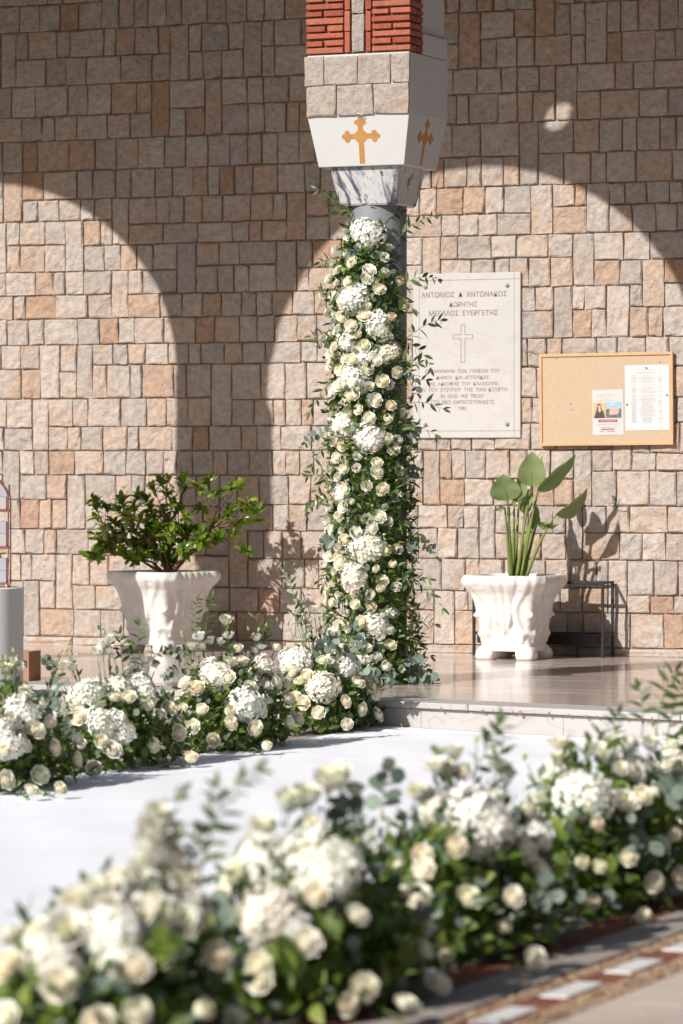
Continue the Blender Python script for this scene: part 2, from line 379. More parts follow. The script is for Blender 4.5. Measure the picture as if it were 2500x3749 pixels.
# step edge: nosing slabs over riser slabs
s = -4.3; k = 0
while s < 7:
    L = random.choice([1.15, 1.3, 1.22]); A, B = edge(s + .002), edge(s + L - .002)
    c = (A + B) / 2 + en * .15; nb = MB(); nb.box((c.x, c.y, -.0165), (L - .004, .30, .033), 0, math.atan2(ed.y, ed.x))
    nb.build('nosing_slab', M['riser'], fo, bevel=.006)
    s += L
s = -4.0
while s < 7:
    L = random.choice([.78, .9, .86]); A, B = edge(s + .001), edge(s + L - .001); c = (A + B) / 2 + en * .045
    nb = MB(); nb.box((c.x, c.y, (GZ - .012 - .036) / 2), (L - .002, .03, -GZ + .012 - .036), 0, math.atan2(ed.y, ed.x))
    nb.build('riser_slab', M['riser'], fo); s += L
st = MB()                                                              # rust line and drips under the nosing
A, B = edge(-4) + en * .0285, edge(7) + en * .0285; c = (A + B) / 2
st.box((c.x, c.y, -.0362), (11, .004, .006), 0, math.atan2(ed.y, ed.x))
for i in range(60):
    q = edge(random.uniform(-1, 5.5)) + en * .0002
    st.box((q.x, q.y, -.033 + random.uniform(0, .004)), (random.uniform(.004, .02), .003, random.uniform(.004, .022)), 0, math.atan2(ed.y, ed.x))
so = st.build('rust_stains', M['rust'], fo); so['kind'] = 'stuff'

# white carpet up to the step
LB0, LB1 = on_z(-500, 2957, GZ), on_z(1330, 2672, GZ)                 # left flower bed line
FB0, FB1 = on_z(1330, 3749, GZ), on_z(2500, 3338, GZ)                 # outer edge of the near flower bed
ld = (LB1 - LB0).normalized(); fd = (FB1 - FB0).normalized(); fn = Vector((-fd.y, fd.x, 0))
cb = MB(); nx, ny = 60, 520; vs = []
L0, L1 = LB0 - ld * 12, edge(0) ; R0 = FB0 - fd * 9 + fn * .42
def line_x(p, d, y): return p.x + d.x * (y - p.y) / d.y
for j in range(ny + 1):
    for i in range(nx + 1):
        u, v = i / nx, j / ny
        xl0 = line_x(LB0, ld, -22); xr0 = line_x(FB0 + fn * .42, fd, -22)
        P0 = Vector((xl0 + (xr0 - xl0) * u, -22, 0))
        # far end follows the riser
        def far(p, d):
            q = E0 + en * .024; tt = (q - p).dot(en) / d.dot(en); return p + d * tt
        Pl, Pr = far(LB0, ld), far(FB0 + fn * .42, fd)
        P1 = Pl + (Pr - Pl) * u; P = P0 + (P1 - P0) * v
        wob = .002 * math.sin(P.y * 3.1 + .5 * math.sin(P.x * 1.7)) ** 6 + .0035 * math.sin(P.x * 5 + P.y * 1.3) * math.sin(P.y * 2.1 + 1) + .002 * math.sin(P.x * 11 + P.y * 7)
        for (cy, ch, cw, sl_) in ((-11.6, .004, .08, -.06), (-6.6, .003, .06, -.1)):
            wob += ch * math.exp(-((P.y - cy - sl_ * P.x - .05 * math.sin(P.x * 3)) / cw) ** 2) * (.4 + .6 * abs(math.sin(P.x * 1.3 + cy)))
        if v > .985: wob += .012 * max(0, math.sin(u * 17 + 1.0)) ** 3
        vs.append((P.x, P.y, GZ + .006 + wob))
fs = [(j * (nx + 1) + i, j * (nx + 1) + i + 1, (j + 1) * (nx + 1) + i + 1, (j + 1) * (nx + 1) + i) for j in range(ny) for i in range(nx)]
cb.add(vs, fs); co = cb.build('aisle_carpet', M['carpet'], smooth=True)
tag(co, 'white carpet runner between the two flower beds leading to the step', 'carpet')

# banded paving outside the near flower bed
pv = MB(); pav = tag(obj('pavement', None), 'banded pavement beside the near flower bed', None, None, 'structure')
pav.empty_display_size = .1
def fline(s_, o_): return FB0 + fd * s_ - fn * o_                      # o_ outward (to the right) from the bed
def band(s0, s1, o0, o1, z0, z1, name, m, parent, bev=.004):
    pts = [fline(s0, o0), fline(s1, o0), fline(s1, o1), fline(s0, o1)]
    b_ = MB(); b_.add([(p.x, p.y, z1) for p in pts] + [(p.x, p.y, z0) for p in pts], [(3, 2, 1, 0), (4, 5, 6, 7), (0, 1, 5, 4), (1, 2, 6, 5), (2, 3, 7, 6), (3, 0, 4, 7)])
    return b_.build(name, m, parent, bevel=bev)
band(-4, 8, -.16, -.02, GZ - .02, GZ + .001, 'terracotta_strip', M['terracotta'], pav)
s = -3.0
while s < 6:
    band(s + .002, s + .598, -.012, .155, GZ - .02, GZ + .004, 'paving_slab', M['paving'], pav); s += .6
band(-4, 8, .160, .43, GZ - .02, GZ - .001, 'terracotta_bed', M['terracotta'], pav)
s = -3.0
while s < 6:
    band(s, s + .30, .235, .315, GZ - .01, GZ + .004, 'inset_tile', M['whitetile'], pav); s += .52
peb = MB(); ico = [(0, 0, 1), (.894, 0, .447), (.276, .851, .447), (-.724, .526, .447), (-.724, -.526, .447), (.276, -.851, .447)]
for i in range(2600):
    q = fline(random.uniform(-1.2, 4.5), random.choice([random.uniform(.17, .225), random.uniform(.33, .425), random.uniform(.345, .425)]))
    r = random.uniform(.008, .016); an = random.uniform(0, 6.28); c_, s_ = math.cos(an), math.sin(an)
    peb.add([(q.x + r * (x * c_ - y * s_ * .7), q.y + r * (x * s_ + y * c_ * .7), GZ - .002 + r * .6 * z) for x, y, z in ico], [(0, 1, 2), (0, 2, 3), (0, 3, 4), (0, 4, 5), (0, 5, 1)])
po = peb.build('pebbles', M['pebble'], pav, smooth=True); po['kind'] = 'stuff'
for k_ in range(4):
    s = -3.0 + .2 * k_
    while s < 6:
        band(s + .003, s + .897, .435 + .6 * k_, .435 + .594 + .6 * k_, GZ - .02, GZ + .004, 'paving_slab', M['paving2'], pav); s += .9

# ------------------------------------------------------------------ the stone wall of the church
wall = thing('stone_wall', 'wall of squared split stones in grey, tan and rust behind the porch', 'wall')
wb = MB(); wb.box((0, .3, 3.05), (24, .6, 6.7)); wb.build('mortar_backing', M['mortar'], wall)
def wz(y): return EYE + (1700 - y) / 546.0
rows_px = [2410, 2352, 2240, 2150, 2040, 1945, 1842, 1738, 1648, 1560, 1452, 1340, 1248, 1150, 1060, 970, 872, 785, 685, 592, 480, 372, 268, 165, 62, -40, -140]
zb = [wz(y) for y in rows_px]; zb[0] = 0.0
X0, X1 = -3.3, 3.1
nrow = len(zb) - 1
lv = [[(X0 - 1, zb[i])] for i in range(nrow + 1)]                       # joint i: list of (x from, z)
def jz(i, x):
    z = lv[i][0][1]
    for xx, zz in lv[i]:
        if x >= xx: z = zz
    return z
stones = []; blocked = [[] for _ in range(nrow + 2)]
for i in range(nrow):
    x = X0 + random.uniform(-.2, 0); last = False
    blk = sorted(blocked[i])
    while x < X1:
        hit = None
        for (p, q) in blk:
            if p <= x + 1e-6 < q: hit = q
        if hit is not None: x = hit; last = True; continue
        nxt = min([p for p, q in blk if p > x + 1e-6] + [X1 + .3])
        room = nxt - x
        tall = (not last) and i > 0 and i < nrow - 1 and random.random() < .135 and room > .16
        wd = random.choice([random.uniform(.085, .125), random.uniform(.115, .165), random.uniform(.13, .18), random.uniform(.15, .20), random.uniform(.20, .27)]) if not tall else random.uniform(.115, .16)
        if i == 0: wd = random.uniform(.3, .7); tall = False
        if room - wd < .075: 
            if room > .28: wd = room / 2
            else: wd = room; tall = False
        if tall:
            blocked[i + 1].append((x, x + wd))
            lv[i + 1].append((x + wd / 2, zb[i + 1] + random.uniform(-.028, .028))); lv[i + 1].sort()
            stones.append((x, x + wd, i, i + 2))
        else: stones.append((x, x + wd, i, i + 1))
        last = tall; x += wd
def stone_mesh(x0, x1, z0, z1, dep, rough=1.0):
    """a split-faced block: chamfered rim, broken uneven front; local origin at its centre on the wall plane"""
    wd, ht = x1 - x0, z1 - z0; nx_ = 4; nz_ = 4
    us = [0, .03 / max(wd, .08) * .28, .36 + random.uniform(-.08, .08), .66 + random.uniform(-.08, .08), 1 - .03 / max(wd, .08) * .28, 1]
    ws = [0, .03 / max(ht, .08) * .28, .36 + random.uniform(-.08, .08), .66 + random.uniform(-.08, .08), 1 - .03 / max(ht, .08) * .28, 1]
    tiltx, tilty = random.uniform(-.004, .004), random.uniform(-.004, .004)
    cut = random.random(); vs = []
    cor = [[random.uniform(-.0045, .0045) for _ in range(2)] for _ in range(4)]
    for jj, v in enumerate(ws):
        for ii, u in enumerate(us):
            edge_ = ii in (0, 5) or jj in (0, 5)
            d = dep * (.80 if edge_ else 1.0) + (0 if edge_ else rough * (random.uniform(-.0045, .0045) + tiltx * (u - .5) * 2 + tilty * (v - .5) * 2))
            if cut > .6 and not edge_ and u > .5 and v < .5: d -= rough * .009 * (u - .4 + .5 - v)
            jx = random.uniform(-.003, .003) if not edge_ else random.uniform(-.0022, .0022)
            c0 = cor[(1 if u > .5 else 0) + (2 if v > .5 else 0)]; kk = 1
            vs.append(((u - .5) * wd + jx + c0[0] * abs(u - .5) * 2 * abs(v - .5) * 2, -d, (v - .5) * ht + random.uniform(-.002, .002) + c0[1] * abs(u - .5) * 2 * abs(v - .5) * 2))
    k = 6; fs = [(j * k + i, j * k + i + 1, (j + 1) * k + i + 1, (j + 1) * k + i) for j in range(5) for i in range(5)]
    ring = list(range(0, 6)) + [11, 17, 23, 29, 35] + [34, 33, 32, 31, 30] + [24, 18, 12, 6]
    n0 = len(vs); vs += [(vs[r][0], .004, vs[r][2]) for r in ring]
    for a_ in range(len(ring)):
        b_ = (a_ + 1) % len(ring); fs.append((ring[b_], ring[a_], n0 + a_, n0 + b_))
    return vs, fs
recs = []
for (x0, x1, i0, i1) in stones:
    xm = (x0 + x1) / 2; z0, z1 = jz(i0, xm), jz(i1, xm); gp = .0046
    recs.append(dict(x0=x0 + gp, x1=x1 - gp, z0=z0 + (gp if i0 else 0.0), z1=z1 - gp, dep=random.uniform(.019, .030) if i0 else .028))
def px_of(p):
    d = p - CAM; z = d.dot(VIEW); return 1250 + FPX * d.dot(RIGHT) / z, 1874.5 - FPX * d.dot(UP) / z
def vis_area(r):
    a_, b_ = px_of(Vector((r['x0'], 0, r['z0']))), px_of(Vector((r['x1'], 0, r['z1'])))
    w_ = max(0, min(2500, b_[0]) - max(0, a_[0])); h_ = max(0, min(3749, a_[1]) - max(0, b_[1])); A_ = w_ * h_
    cx, cy = (a_[0] + b_[0]) / 2, (a_[1] + b_[1]) / 2
    for (q0, q1, q2, q3) in [(1120, 0, 1640, 640), (1190, 600, 1500, 2500), (1510, 995, 1905, 1600), (1980, 1290, 2465, 1635), (1700, 2110, 2040, 2420), (440, 2090, 780, 2400), (0, 2150, 85, 2500)]:
        if q0 < cx < q2 and q1 < cy < q3: A_ *= .05
    return A_
recs.sort(key=vis_area, reverse=True)
rest = MB()
for n_, r in enumerate(recs):
    vs, fs = stone_mesh(r['x0'], r['x1'], r['z0'], r['z1'], r['dep'])
    r1 = random.random() ** 1.35; r2 = random.random()
    if r['z0'] < .01: r1 = random.uniform(.3, .6)
    c = Vector(((r['x0'] + r['x1']) / 2, 0, (r['z0'] + r['z1']) / 2))
    if n_ < 300:
        b_ = MB(); b_.add(vs, fs, 0, rnd=r1, rnd2=r2); o = b_.build('stone', M['stone'], wall); o.location = c
    else: rest.add([(v[0] + c.x, v[1], v[2] + c.z) for v in vs], fs, 0, rnd=r1, rnd2=r2)
ro = rest.build('other_stones', M['stone'], wall); ro['kind'] = 'stuff'
# plain stretch of the same wall outside the picture
for sx in (-1, 1):
    fx = MB(); x = X0 - .05 if sx < 0 else X1 + .22
    for i in range(nrow):
        xx = x
        for q in range(6):
            wd = random.uniform(.3, .5)
            vs, fs = stone_mesh(0, wd - .012, zb[i] + .006, zb[i + 1] - .006, .028)
            cx = xx + sx * wd / 2; fx.add([(v[0] + cx, v[1], v[2] + (zb[i] + zb[i + 1]) / 2) for v in vs], fs, 0, rnd=random.random(), rnd2=random.random()); xx += sx * wd
    o = fx.build('outer_stones', M['stone'], wall); o['kind'] = 'stuff'

# ------------------------------------------------------------------ arcade: piers out of view and the arches above them
PC = at_depth(1383, 2495, 22.1); PX, PY = PC.x, PC.y                   # axis of the column in the picture
SPR, RAD = 3.96, 1.56
R_RIGHT_EDGE = PX - .315; CX = R_RIGHT_EDGE - RAD; PITCHX = PX - (CX - RAD - .29)
arc = tag(obj('arcade', None), 'white arcade over the porch columns', None, None, 'structure'); arc.empty_display_size = .1
cu = bpy.data.curves.new('arch_wall', 'CURVE'); cu.dimensions = '2D'; cu.fill_mode = 'BOTH'; cu.extrude = .10
def spl(pts):
    s_ = cu.splines.new('POLY'); s_.points.add(len(pts) - 1); s_.use_cyclic_u = True
    for i, (x, y) in enumerate(pts): s_.points[i].co = (x, y, 0, 1)
outl = [(CX - 3 * PITCHX, 6.4), (CX - 3 * PITCHX, SPR)]
for k in range(-2, 3):
    c0 = CX + k * PITCHX
    outl += [(c0 - RAD * math.cos(q), SPR + RAD * math.sin(q)) for q in [math.pi * i / 40 for i in range(41)]]
outl += [(CX + 3 * PITCHX, SPR), (CX + 3 * PITCHX, 6.4)]
spl(outl)
hx, hz = on_y(2052, 436, 0).x, on_y(2052, 436, 0).z
hx -= .36 * -PY; hz += .68 * -PY
spl([(hx + .125 * math.cos(q), hz + .15 * math.sin(q)) for q in [2 * math.pi * i / 24 for i in range(24)]])  # opening added to let a spot of sun onto the upper wall
co_ = bpy.data.objects.new('tmp', cu); COL.objects.link(co_); bpy.context.view_layer.update()
me = bpy.data.meshes.new_from_object(co_.evaluated_get(bpy.context.evaluated_depsgraph_get())); bpy.data.objects.remove(co_)
me.materials.clear(); me.materials.append(M['plaster'])
aw = obj('arch_wall', me, arc); aw.rotation_euler = (math.pi / 2, 0, 0); aw.location = (0, PY, 0)
for k in (-2, -1, 1, 2):
    xc = PX + k * PITCHX; xc = CX - RAD - .29 if k == -1 else xc
    pb = MB(); sq = lambda h, d, z: [(xc - h, PY - d, z), (xc + h, PY - d, z), (xc + h, PY + d, z), (xc - h, PY + d, z)]
    pb.loft([sq(.24, .17, 2.945), sq(.29, .2, 3.236), sq(.29, .2, SPR + .01)])
    pb.loft([sq(.165, .165, 2.73), sq(.20, .17, 2.944)])
    pb.lathe([(.165, 0), (.165, 2.73)], 32, (xc, PY, 0))
    pb.build('far_pier', M['plaster'], arc)
cl = MB(); cl.box((0, (PY - .1) / 2, 6.47), (24, -PY + .3, .14)); tag(cl.build('added_ceiling', M['ceilingdark']), 'unseen dark ceiling added to shade the upper wall', None, None, 'structure')  # added out of view, kept dark to deepen shade on the upper wall

# ================================================================== THE COLUMN
colm = thing('church_column', 'grey round column with veined marble capital, white block with gold crosses and brick above', 'column', (PX, PY, 0))
FY = -.29
def fx_(px, py): p = on_y(px, py, PY + FY); return p.x - PX, p.z
shb = MB(); shb.lathe([(.185, 0), (.185, .04), (.168, .055), (.166, 2.735)], 48); shb.build('shaft', M['shaft'], colm, smooth=True, bevel=.002)
def sq_ring(h, d, z, ch): return [(-h + ch, -d, z), (h - ch, -d, z), (h, -d + ch, z), (h, d - ch, z), (h - ch, d, z), (-h + ch, d, z), (-h, d - ch, z), (-h, -d + ch, z)]
cp = MB(); cp.loft([sq_ring(.168, .168, 2.728, .03), sq_ring(.176, .176, 2.738, .026), sq_ring(.196, .196, 2.85, .018), sq_ring(.212, .212, 2.9455, .012)]); cp.build('capital', M['capital'], colm)
ib = MB(); sq4 = lambda h, d, z: [(-h, -d, z), (h, -d, z), (h, d, z), (-h, d, z)]
ib.loft([sq4(.264, .243, 2.9465), sq4(.315, .29, 3.236), sq4(.315, .29, 3.58)]); ib.build('impost_block', M['plaster'], colm, bevel=.004)
# trefoil crosses
zc_ = fx_(1316, 498)[1]
def cross_pieces():
    k = .000693; out = []
    for (x0, x1, y0, y1) in [(-22, 22, -222, 112), (-112, 112, -22, 22)]: out.append([(x0, y0), (x1, y0), (x1, y1), (x0, y1)])
    ds_ = [(0, 0, 54)]
    for (cx, cy, dx, dy) in [(0, 112, 0, 1), (-110, 0, -1, 0), (110, 0, 1, 0)]:
        ds_ += [(cx + dx * 26, cy + dy * 26, 21), (cx - dy * 27, cy + dx * 27, 22), (cx + dy * 27, cy - dx * 27, 22), (cx, cy, 24)]
    for (a, b, r) in ds_: out.append([(a + r * math.cos(q), b + r * math.sin(q)) for q in [2 * math.pi * j / 20 for j in range(20)]])
    return [[(x * k / .9166, y * k) for x, y in p] for p in out]
for side in (0, 1):
    cb2 = MB()
    for pi_, pts in enumerate(cross_pieces()):
        vs = []; k = len(pts)
        for off in (.0006 + .00012 * pi_, -.004 - .0002 * pi_):
            for (x, z) in pts:
                zz = zc_ + z; f = (zz - 2.9465) / (3.236 - 2.9465)
                if side == 0: vs.append((x + fx_(1316, 498)[0], -(.243 + (.29 - .243) * f) - off, zz))
                else: vs.append((.264 + (.315 - .264) * f + off, x, zz))
        cb2.add(vs, [tuple(range(k)), tuple(range(2 * k - 1, k - 1, -1))] + [(i, i + k, (i + 1) % k + k, (i + 1) % k) for i in range(k)])
    o = cb2.build('cross_emblem', M['gold'], colm); o['label'] = 'gold cross with trefoil ends'
# two courses of squared stones on the front
for (ya, yb, cuts) in [(203, 307, [(1119, 1187), (1191, 1309), (1313, 1432), (1436, 1500)]), (312, 419, [(1126, 1232), (1238, 1367), (1371, 1498)])]:
    z1, z0 = fx_(1310, ya)[1], fx_(1310, yb)[1]
    for (xa, xb) in cuts:
        x0, x1 = fx_(xa, 300)[0], fx_(xb, 300)[0]
        vs, fs = stone_mesh(x0, x1, z0, z1, .016, .45); b_ = MB(); b_.add(vs, fs, 0, rnd=random.uniform(.2, .55), rnd2=random.uniform(.1, .6))
        o = b_.build('stone', M['pierstone'], colm); o.location = ((x0 + x1) / 2, FY - .001, (z0 + z1) / 2)
# brick pier
core = MB(); core.box((0, (FY + .02 - .09) / 2, (3.582 + SPR) / 2 + .05), (.612, abs(FY + .02 + .09), SPR - 3.582 + .1)); core.build('brick_core', M['brickjoint'], colm)
bx0, bx1 = fx_(1121, 120)[0], fx_(1256, 120)[0]; cx0, cx1 = fx_(1363, 120)[0], fx_(1501, 120)[0]
def brick(x0, x1, y0, y1, z0, z1):
    j = lambda a: a + random.uniform(-.0025, .0025)
    b_ = MB(); X0_, X1_, Y0_, Z0_, Z1_ = j(x0), j(x1), y0 + random.uniform(-.004, .003), j(z0), j(z1)
    b_.box(((X0_ + X1_) / 2, (Y0_ + y1) / 2, (Z0_ + Z1_) / 2), (X1_ - X0_, y1 - Y0_, Z1_ - Z0_), 0)
    b_.build('brick', M['brick'], colm, bevel=.004, seg=2)
z = 3.590; r = 0
while z < SPR + .10:
    for (a, b_) in ((bx0, bx1), (cx0, cx1)):
        m_ = (a + b_) / 2 + random.uniform(-.012, .012)
        if r % 2: brick(a, m_ - .006, FY - .002, FY + .09, z, z + .030); brick(m_ + .006, b_, FY - .002, FY + .09, z, z + .030)
        else: brick(a, b_, FY - .002, FY + .09, z, z + .030)
    brick(cx1 - .08, cx1, FY + .098, -.095, z, z + .030)
    z += .0418; r += 1
for (a, b_) in ((1261, 1281), (1338, 1358)):
    x0, x1 = fx_(a, 120)[0], fx_(b_, 120)[0]; z = 3.592 if a < 1300 else 3.588
    while z < SPR + .1: brick(x0, x1, FY - .001, FY + .06, z, z + .112); z += .120
x0, x1 = fx_(1287, 120)[0], fx_(1331, 120)[0]; z = 3.590
for hgt in (.215, .22):
    vs, fs = stone_mesh(x0, x1, z, z + hgt - .008, .014, .4); b_ = MB(); b_.add(vs, fs, 0, rnd=.2, rnd2=.2); o = b_.build('stone', M['pierstone'], colm); o.location = ((x0 + x1) / 2, FY + .012, z + hgt / 2); z += hgt
pp = MB(); pp.box((0, .10, 3.642), (.629, .378, .118)); pp.box((-.004, .10, (3.702 + SPR + .12) / 2), (.60, .37, SPR + .12 - 3.702)); pp.build('plaster_pier', M['plaster'], colm, bevel=.003)
wl = MB(); wp = [(fx_(1310 + dx, 420 + dy)[0], FY - .022, fx_(1310 + dx, 420 + dy)[1]) for dx, dy in [(-4, -8), (2, -2), (12, 4), (22, 6), (24, 1), (14, -2), (4, -4)]]
wl.tube(wp, .0022, 5); wl.build('wire_loop', M['wire'], colm)

# ================================================================== PLAQUE
PLY = -.045
pc = on_y(1700, 1300, PLY); p_tl, p_br = on_y(1492, 1001, PLY), on_y(1905, 1600, PLY)
pw, ph = .765, 1.10
pcx, pcz = p_br.x - pw / 2, (on_y(1905, 998, PLY).z + p_br.z) / 2; ph = on_y(1905, 993, PLY).z - p_br.z
plq = thing('donor_plaque', 'white marble memorial plaque with Greek lettering and a thin cross', 'plaque', (pcx, -.006, pcz))
sl = MB(); sl.box((0, -.0225, 0), (pw, .035, ph)); sl.build('slab', M['plaque'], plq, bevel=.004)
def pl(px, py): p = on_y(px, py, PLY + .004); return p.x - pcx, p.z - pcz
for body, y, xa, xb, hh in [("ΑΝΤΩΝΙΟΣ  Δ  ΑΝΤΩΝΑΚΟΣ", 1081, 1543, 1857, 20), ("ΔΩΡΗΤΗΣ", 1115, 1645, 1748, 18), ("ΜΕΓΑΛΟΣ  ΕΥΕΡΓΕΤΗΣ", 1148, 1572, 1824, 20),
        ("ΕΙΣ  ΜΝΗΜΗΝ  ΤΩΝ  ΓΟΝΕΩΝ  ΤΟΥ", 1360, 1558, 1830, 14), ("ΔΗΜΟΥ  ΚΑΙ  ΑΓΓΕΛΙΚΗΣ", 1383, 1597, 1792, 14), ("ΤΗΣ  ΑΔΕΛΦΗΣ  ΤΟΥ  ΚΑΛΛΙΟΠΗΣ", 1406, 1563, 1827, 14),
        ("ΚΑΙ  ΤΟΥ  ΣΥΖΥΓΟΥ  ΤΗΣ  ΠΑΝ  ΚΟΥΡΤΗ", 1428, 1533, 1857, 14), ("IN  GOD  WE  TRUST", 1451, 1614, 1773, 14), ("ΣΤΟ  ΘΕΟ  ΕΜΠΙΣΤΕΥΟΜΑΣΤΕ", 1473, 1577, 1810, 14), ("1981", 1495, 1680, 1708, 13)]:
    x0, z0 = pl(xa, y); x1, _ = pl(xb, y); h = hh / 556.0
    me = text_mesh(body, x1 - x0, h, 0.0, .013); me.materials.clear(); me.materials.append(M['letter'])
    o = obj('lettering', me, plq, ((x0 + x1) / 2, -.0408, z0))
def strip(b_, x0, x1, z0, z1, y=-.0412): b_.box(((x0 + x1) / 2, y, (z0 + z1) / 2), (abs(x1 - x0), .001, abs(z1 - z0)))
cr = MB(); t_ = .0026
ox = [pl(x, 1255)[0] for x in (1660, 1689, 1703, 1732)]; oz = [pl(1696, y)[1] for y in (1188, 1225, 1240, 1327)]
for (x0, x1, z0, z1) in [(ox[1], ox[2], oz[0], oz[0]), (ox[1], ox[1], oz[0], oz[1]), (ox[2], ox[2], oz[0], oz[1]), (ox[0], ox[1], oz[1], oz[1]), (ox[2], ox[3], oz[1], oz[1]), (ox[0], ox[0], oz[1], oz[2]), (ox[3], ox[3], oz[1], oz[2]),
                         (ox[0], ox[1], oz[2], oz[2]), (ox[2], ox[3], oz[2], oz[2]), (ox[1], ox[1], oz[2], oz[3]), (ox[2], ox[2], oz[2], oz[3]), (ox[1], ox[2], oz[3], oz[3])]:
    if x0 == x1: strip(cr, x0 - t_ / 2, x0 + t_ / 2, z0 - t_ / 2, z1 + t_ / 2, -.0412)
    else: strip(cr, x0 + t_ / 2 + .0001, x1 - t_ / 2 - .0001, z0 - t_ / 2, z0 + t_ / 2, -.0412)
cr.build('engraved_cross', M['letter'], plq)
bd = MB(); m_ = .045
strip(bd, -pw / 2 + .004, pw / 2 - .004, ph / 2 - m_, ph / 2 - m_ + .002); strip(bd, -pw / 2 + .004, pw / 2 - .004, -ph / 2 + m_, -ph / 2 + m_ + .002)
strip(bd, -pw / 2 + m_, -pw / 2 + m_ + .002, -ph / 2 + .004, ph / 2 - .004, -.0405); strip(bd, pw / 2 - m_, pw / 2 - m_ + .002, -ph / 2 + .004, ph / 2 - .004, -.0405)
bd.build('border_line', M['letter'], plq)
for sx in (-1, 1):
    for sz in (-1, 1):
        b_ = MB(); b_.lathe([(.013, 0), (.013, .004), (.008, .010), (.002, .012)], 14)
        o = b_.build('bolt', M['bolt'], plq, smooth=True); o.location = (sx * (pw / 2 - .092), -.0402, sz * (ph / 2 - .088)); o.rotation_euler = (math.pi / 2, 0, 0)

# ================================================================== NOTICE BOARD
BY = -.05
c_tl, c_br = on_y(1977, 1297, BY), on_y(2466, 1630, BY); bw = c_br.x - c_tl.x; bh = on_y(1977, 1297, BY).z - on_y(1980, 1633, BY).z
bcx, bcz = (c_tl.x + c_br.x) / 2, (on_y(2220, 1292, BY).z + on_y(2220, 1631, BY).z) / 2
brd = thing('notice_board', 'cork notice board in a pine frame on the stone wall', 'notice board', (bcx, -.012, bcz)); brd.rotation_euler = (0, math.radians(-.45), 0)
cbp = MB(); cbp.box((0, -.040, 0), (bw - .02, .012, bh - .02)); cbp.build('cork_panel', M['cork'], brd)
fr = .019
for nm, c, d in [('frame_rail', (0, -.043, bh / 2 - fr / 2), (bw, .026, fr)), ('frame_rail', (0, -.043, -bh / 2 + fr / 2), (bw, .026, fr)),
                 ('frame_stile', (-bw / 2 + fr / 2, -.043, 0), (fr, .024, bh - 2 * fr - .001)), ('frame_stile', (bw / 2 - fr / 2, -.043, 0), (fr, .024, bh - 2 * fr - .001))]:
    b_ = MB(); b_.box(c, d); b_.build(nm, M['wood'], brd, bevel=.002)
for (x, y) in [(2092, 1477), (2094, 1498), (2040, 1312), (2420, 1327)]:
    b_ = MB(); q = on_y(x, y, BY); b_.lathe([(.004, 0), (.004, .003), (.002, .005)], 8); o = b_.build('pin_hole_stud', M['rust'], brd, smooth=True); o.location = (q.x - bcx, -.046, q.z - bcz); o.rotation_euler = (math.pi / 2, 0, 0)
# the list
def sheet(name, label, pa, pb, tilt, m):
    A, B = on_y(*pa, BY), on_y(*pb, BY); wd, ht = B.x - A.x, A.z - B.z
    t = thing(name, label, 'notice', ((A.x + B.x) / 2, -.0595, (A.z + B.z) / 2)); t.rotation_euler = (0, tilt, 0)
    n_ = 8; b_ = MB(); vs = [((i / n_ - .5) * wd, -.0012 * math.sin(i / n_ * 3.1) - .001 * (j / n_) ** 2, (j / n_ - .5) * ht) for j in range(n_ + 1) for i in range(n_ + 1)]
    b_.add(vs, [(j * (n_ + 1) + i, j * (n_ + 1) + i + 1, (j + 1) * (n_ + 1) + i + 1, (j + 1) * (n_ + 1) + i) for j in range(n_) for i in range(n_)]); b_.build('paper_sheet', m, t, smooth=True)
    return t, wd, ht
t1, w1, h1 = sheet('printed_list', 'large white printed list pinned at the board\'s edge', (2290, 1337), (2452, 1575), math.radians(-.6), M['paper'])
def lines(b_, rows, wd, ht, thick=.0016):
    for (u0, u1, v) in rows: b_.box(((u0 + u1) / 2 * wd - wd / 2, -.0032, ht / 2 - v * ht), (abs(u1 - u0) * wd, .0004, thick))
b_ = MB(); rows = [(.28, .66, .07), (.27, .67, .105), (.21, .75, .125)]
v = .16
while v < .88:
    rows += [(.13 + random.uniform(0, .02), .25 + random.uniform(0, .03), v)]
    c_ = random.choice([.1, .1, .14, .2]); rows += [(.5 - c_, .5 + c_, v + .004)]
    if random.random() < .4: rows += [(.75, .84, v + .002)]
    v += .0205 if random.random() < .9 else .04
lines(b_, rows, w1, h1); b_.build('printed_lines', M['print'], t1)
for (u, v) in [(.49, .045), (.045, .60), (.95, .465)]:
    b_ = MB(); b_.lathe([(.005, 0), (.0055, .004), (.003, .008)], 10); o = b_.build('push_pin', M['printgrey'], t1, smooth=True); o.location = (u * w1 - w1 / 2, -.003, h1 / 2 - v * h1); o.rotation_euler = (math.pi / 2, 0, 0)
t2, w2, h2 = sheet('announcement_poster', 'small announcement poster with a portrait and a church picture on the cork', (2171, 1427), (2284, 1592), math.radians(-.8), M['paper2'])
def rect2(t, name, m, u0, v0, u1, v1, y=-.0032):
    b_ = MB(); b_.box(((u0 + u1) / 2 * w2 - w2 / 2, y, h2 / 2 - (v0 + v1) / 2 * h2), ((u1 - u0) * w2, .0004, (v1 - v0) * h2)); return b_.build(name, m, t)
def poly2(t, name, m, pts, y):
    b_ = plate([(u * w2 - w2 / 2, h2 / 2 - v * h2) for u, v in pts], y - .0003, y + .0003); return b_.build(name, m, t)
rect2(t2, 'portrait_print', M['printtan'], .03, .285, .43, .625)
poly2(t2, 'robe_print', M['printrobe'], [(.05, .622), (.10, .52), (.13, .46), (.15, .40), (.17, .33), (.20, .308), (.26, .308), (.28, .34), (.30, .43), (.36, .48), (.41, .622)], -.0040)
poly2(t2, 'face_print', M['printskin'], [(.185, .40), (.185, .36), (.22, .335), (.265, .345), (.275, .40), (.26, .43), (.20, .43)], -.0047)
poly2(t2, 'beard_print', M['printbeard'], [(.185, .425), (.275, .425), (.28, .47), (.24, .505), (.20, .47)], -.0050)
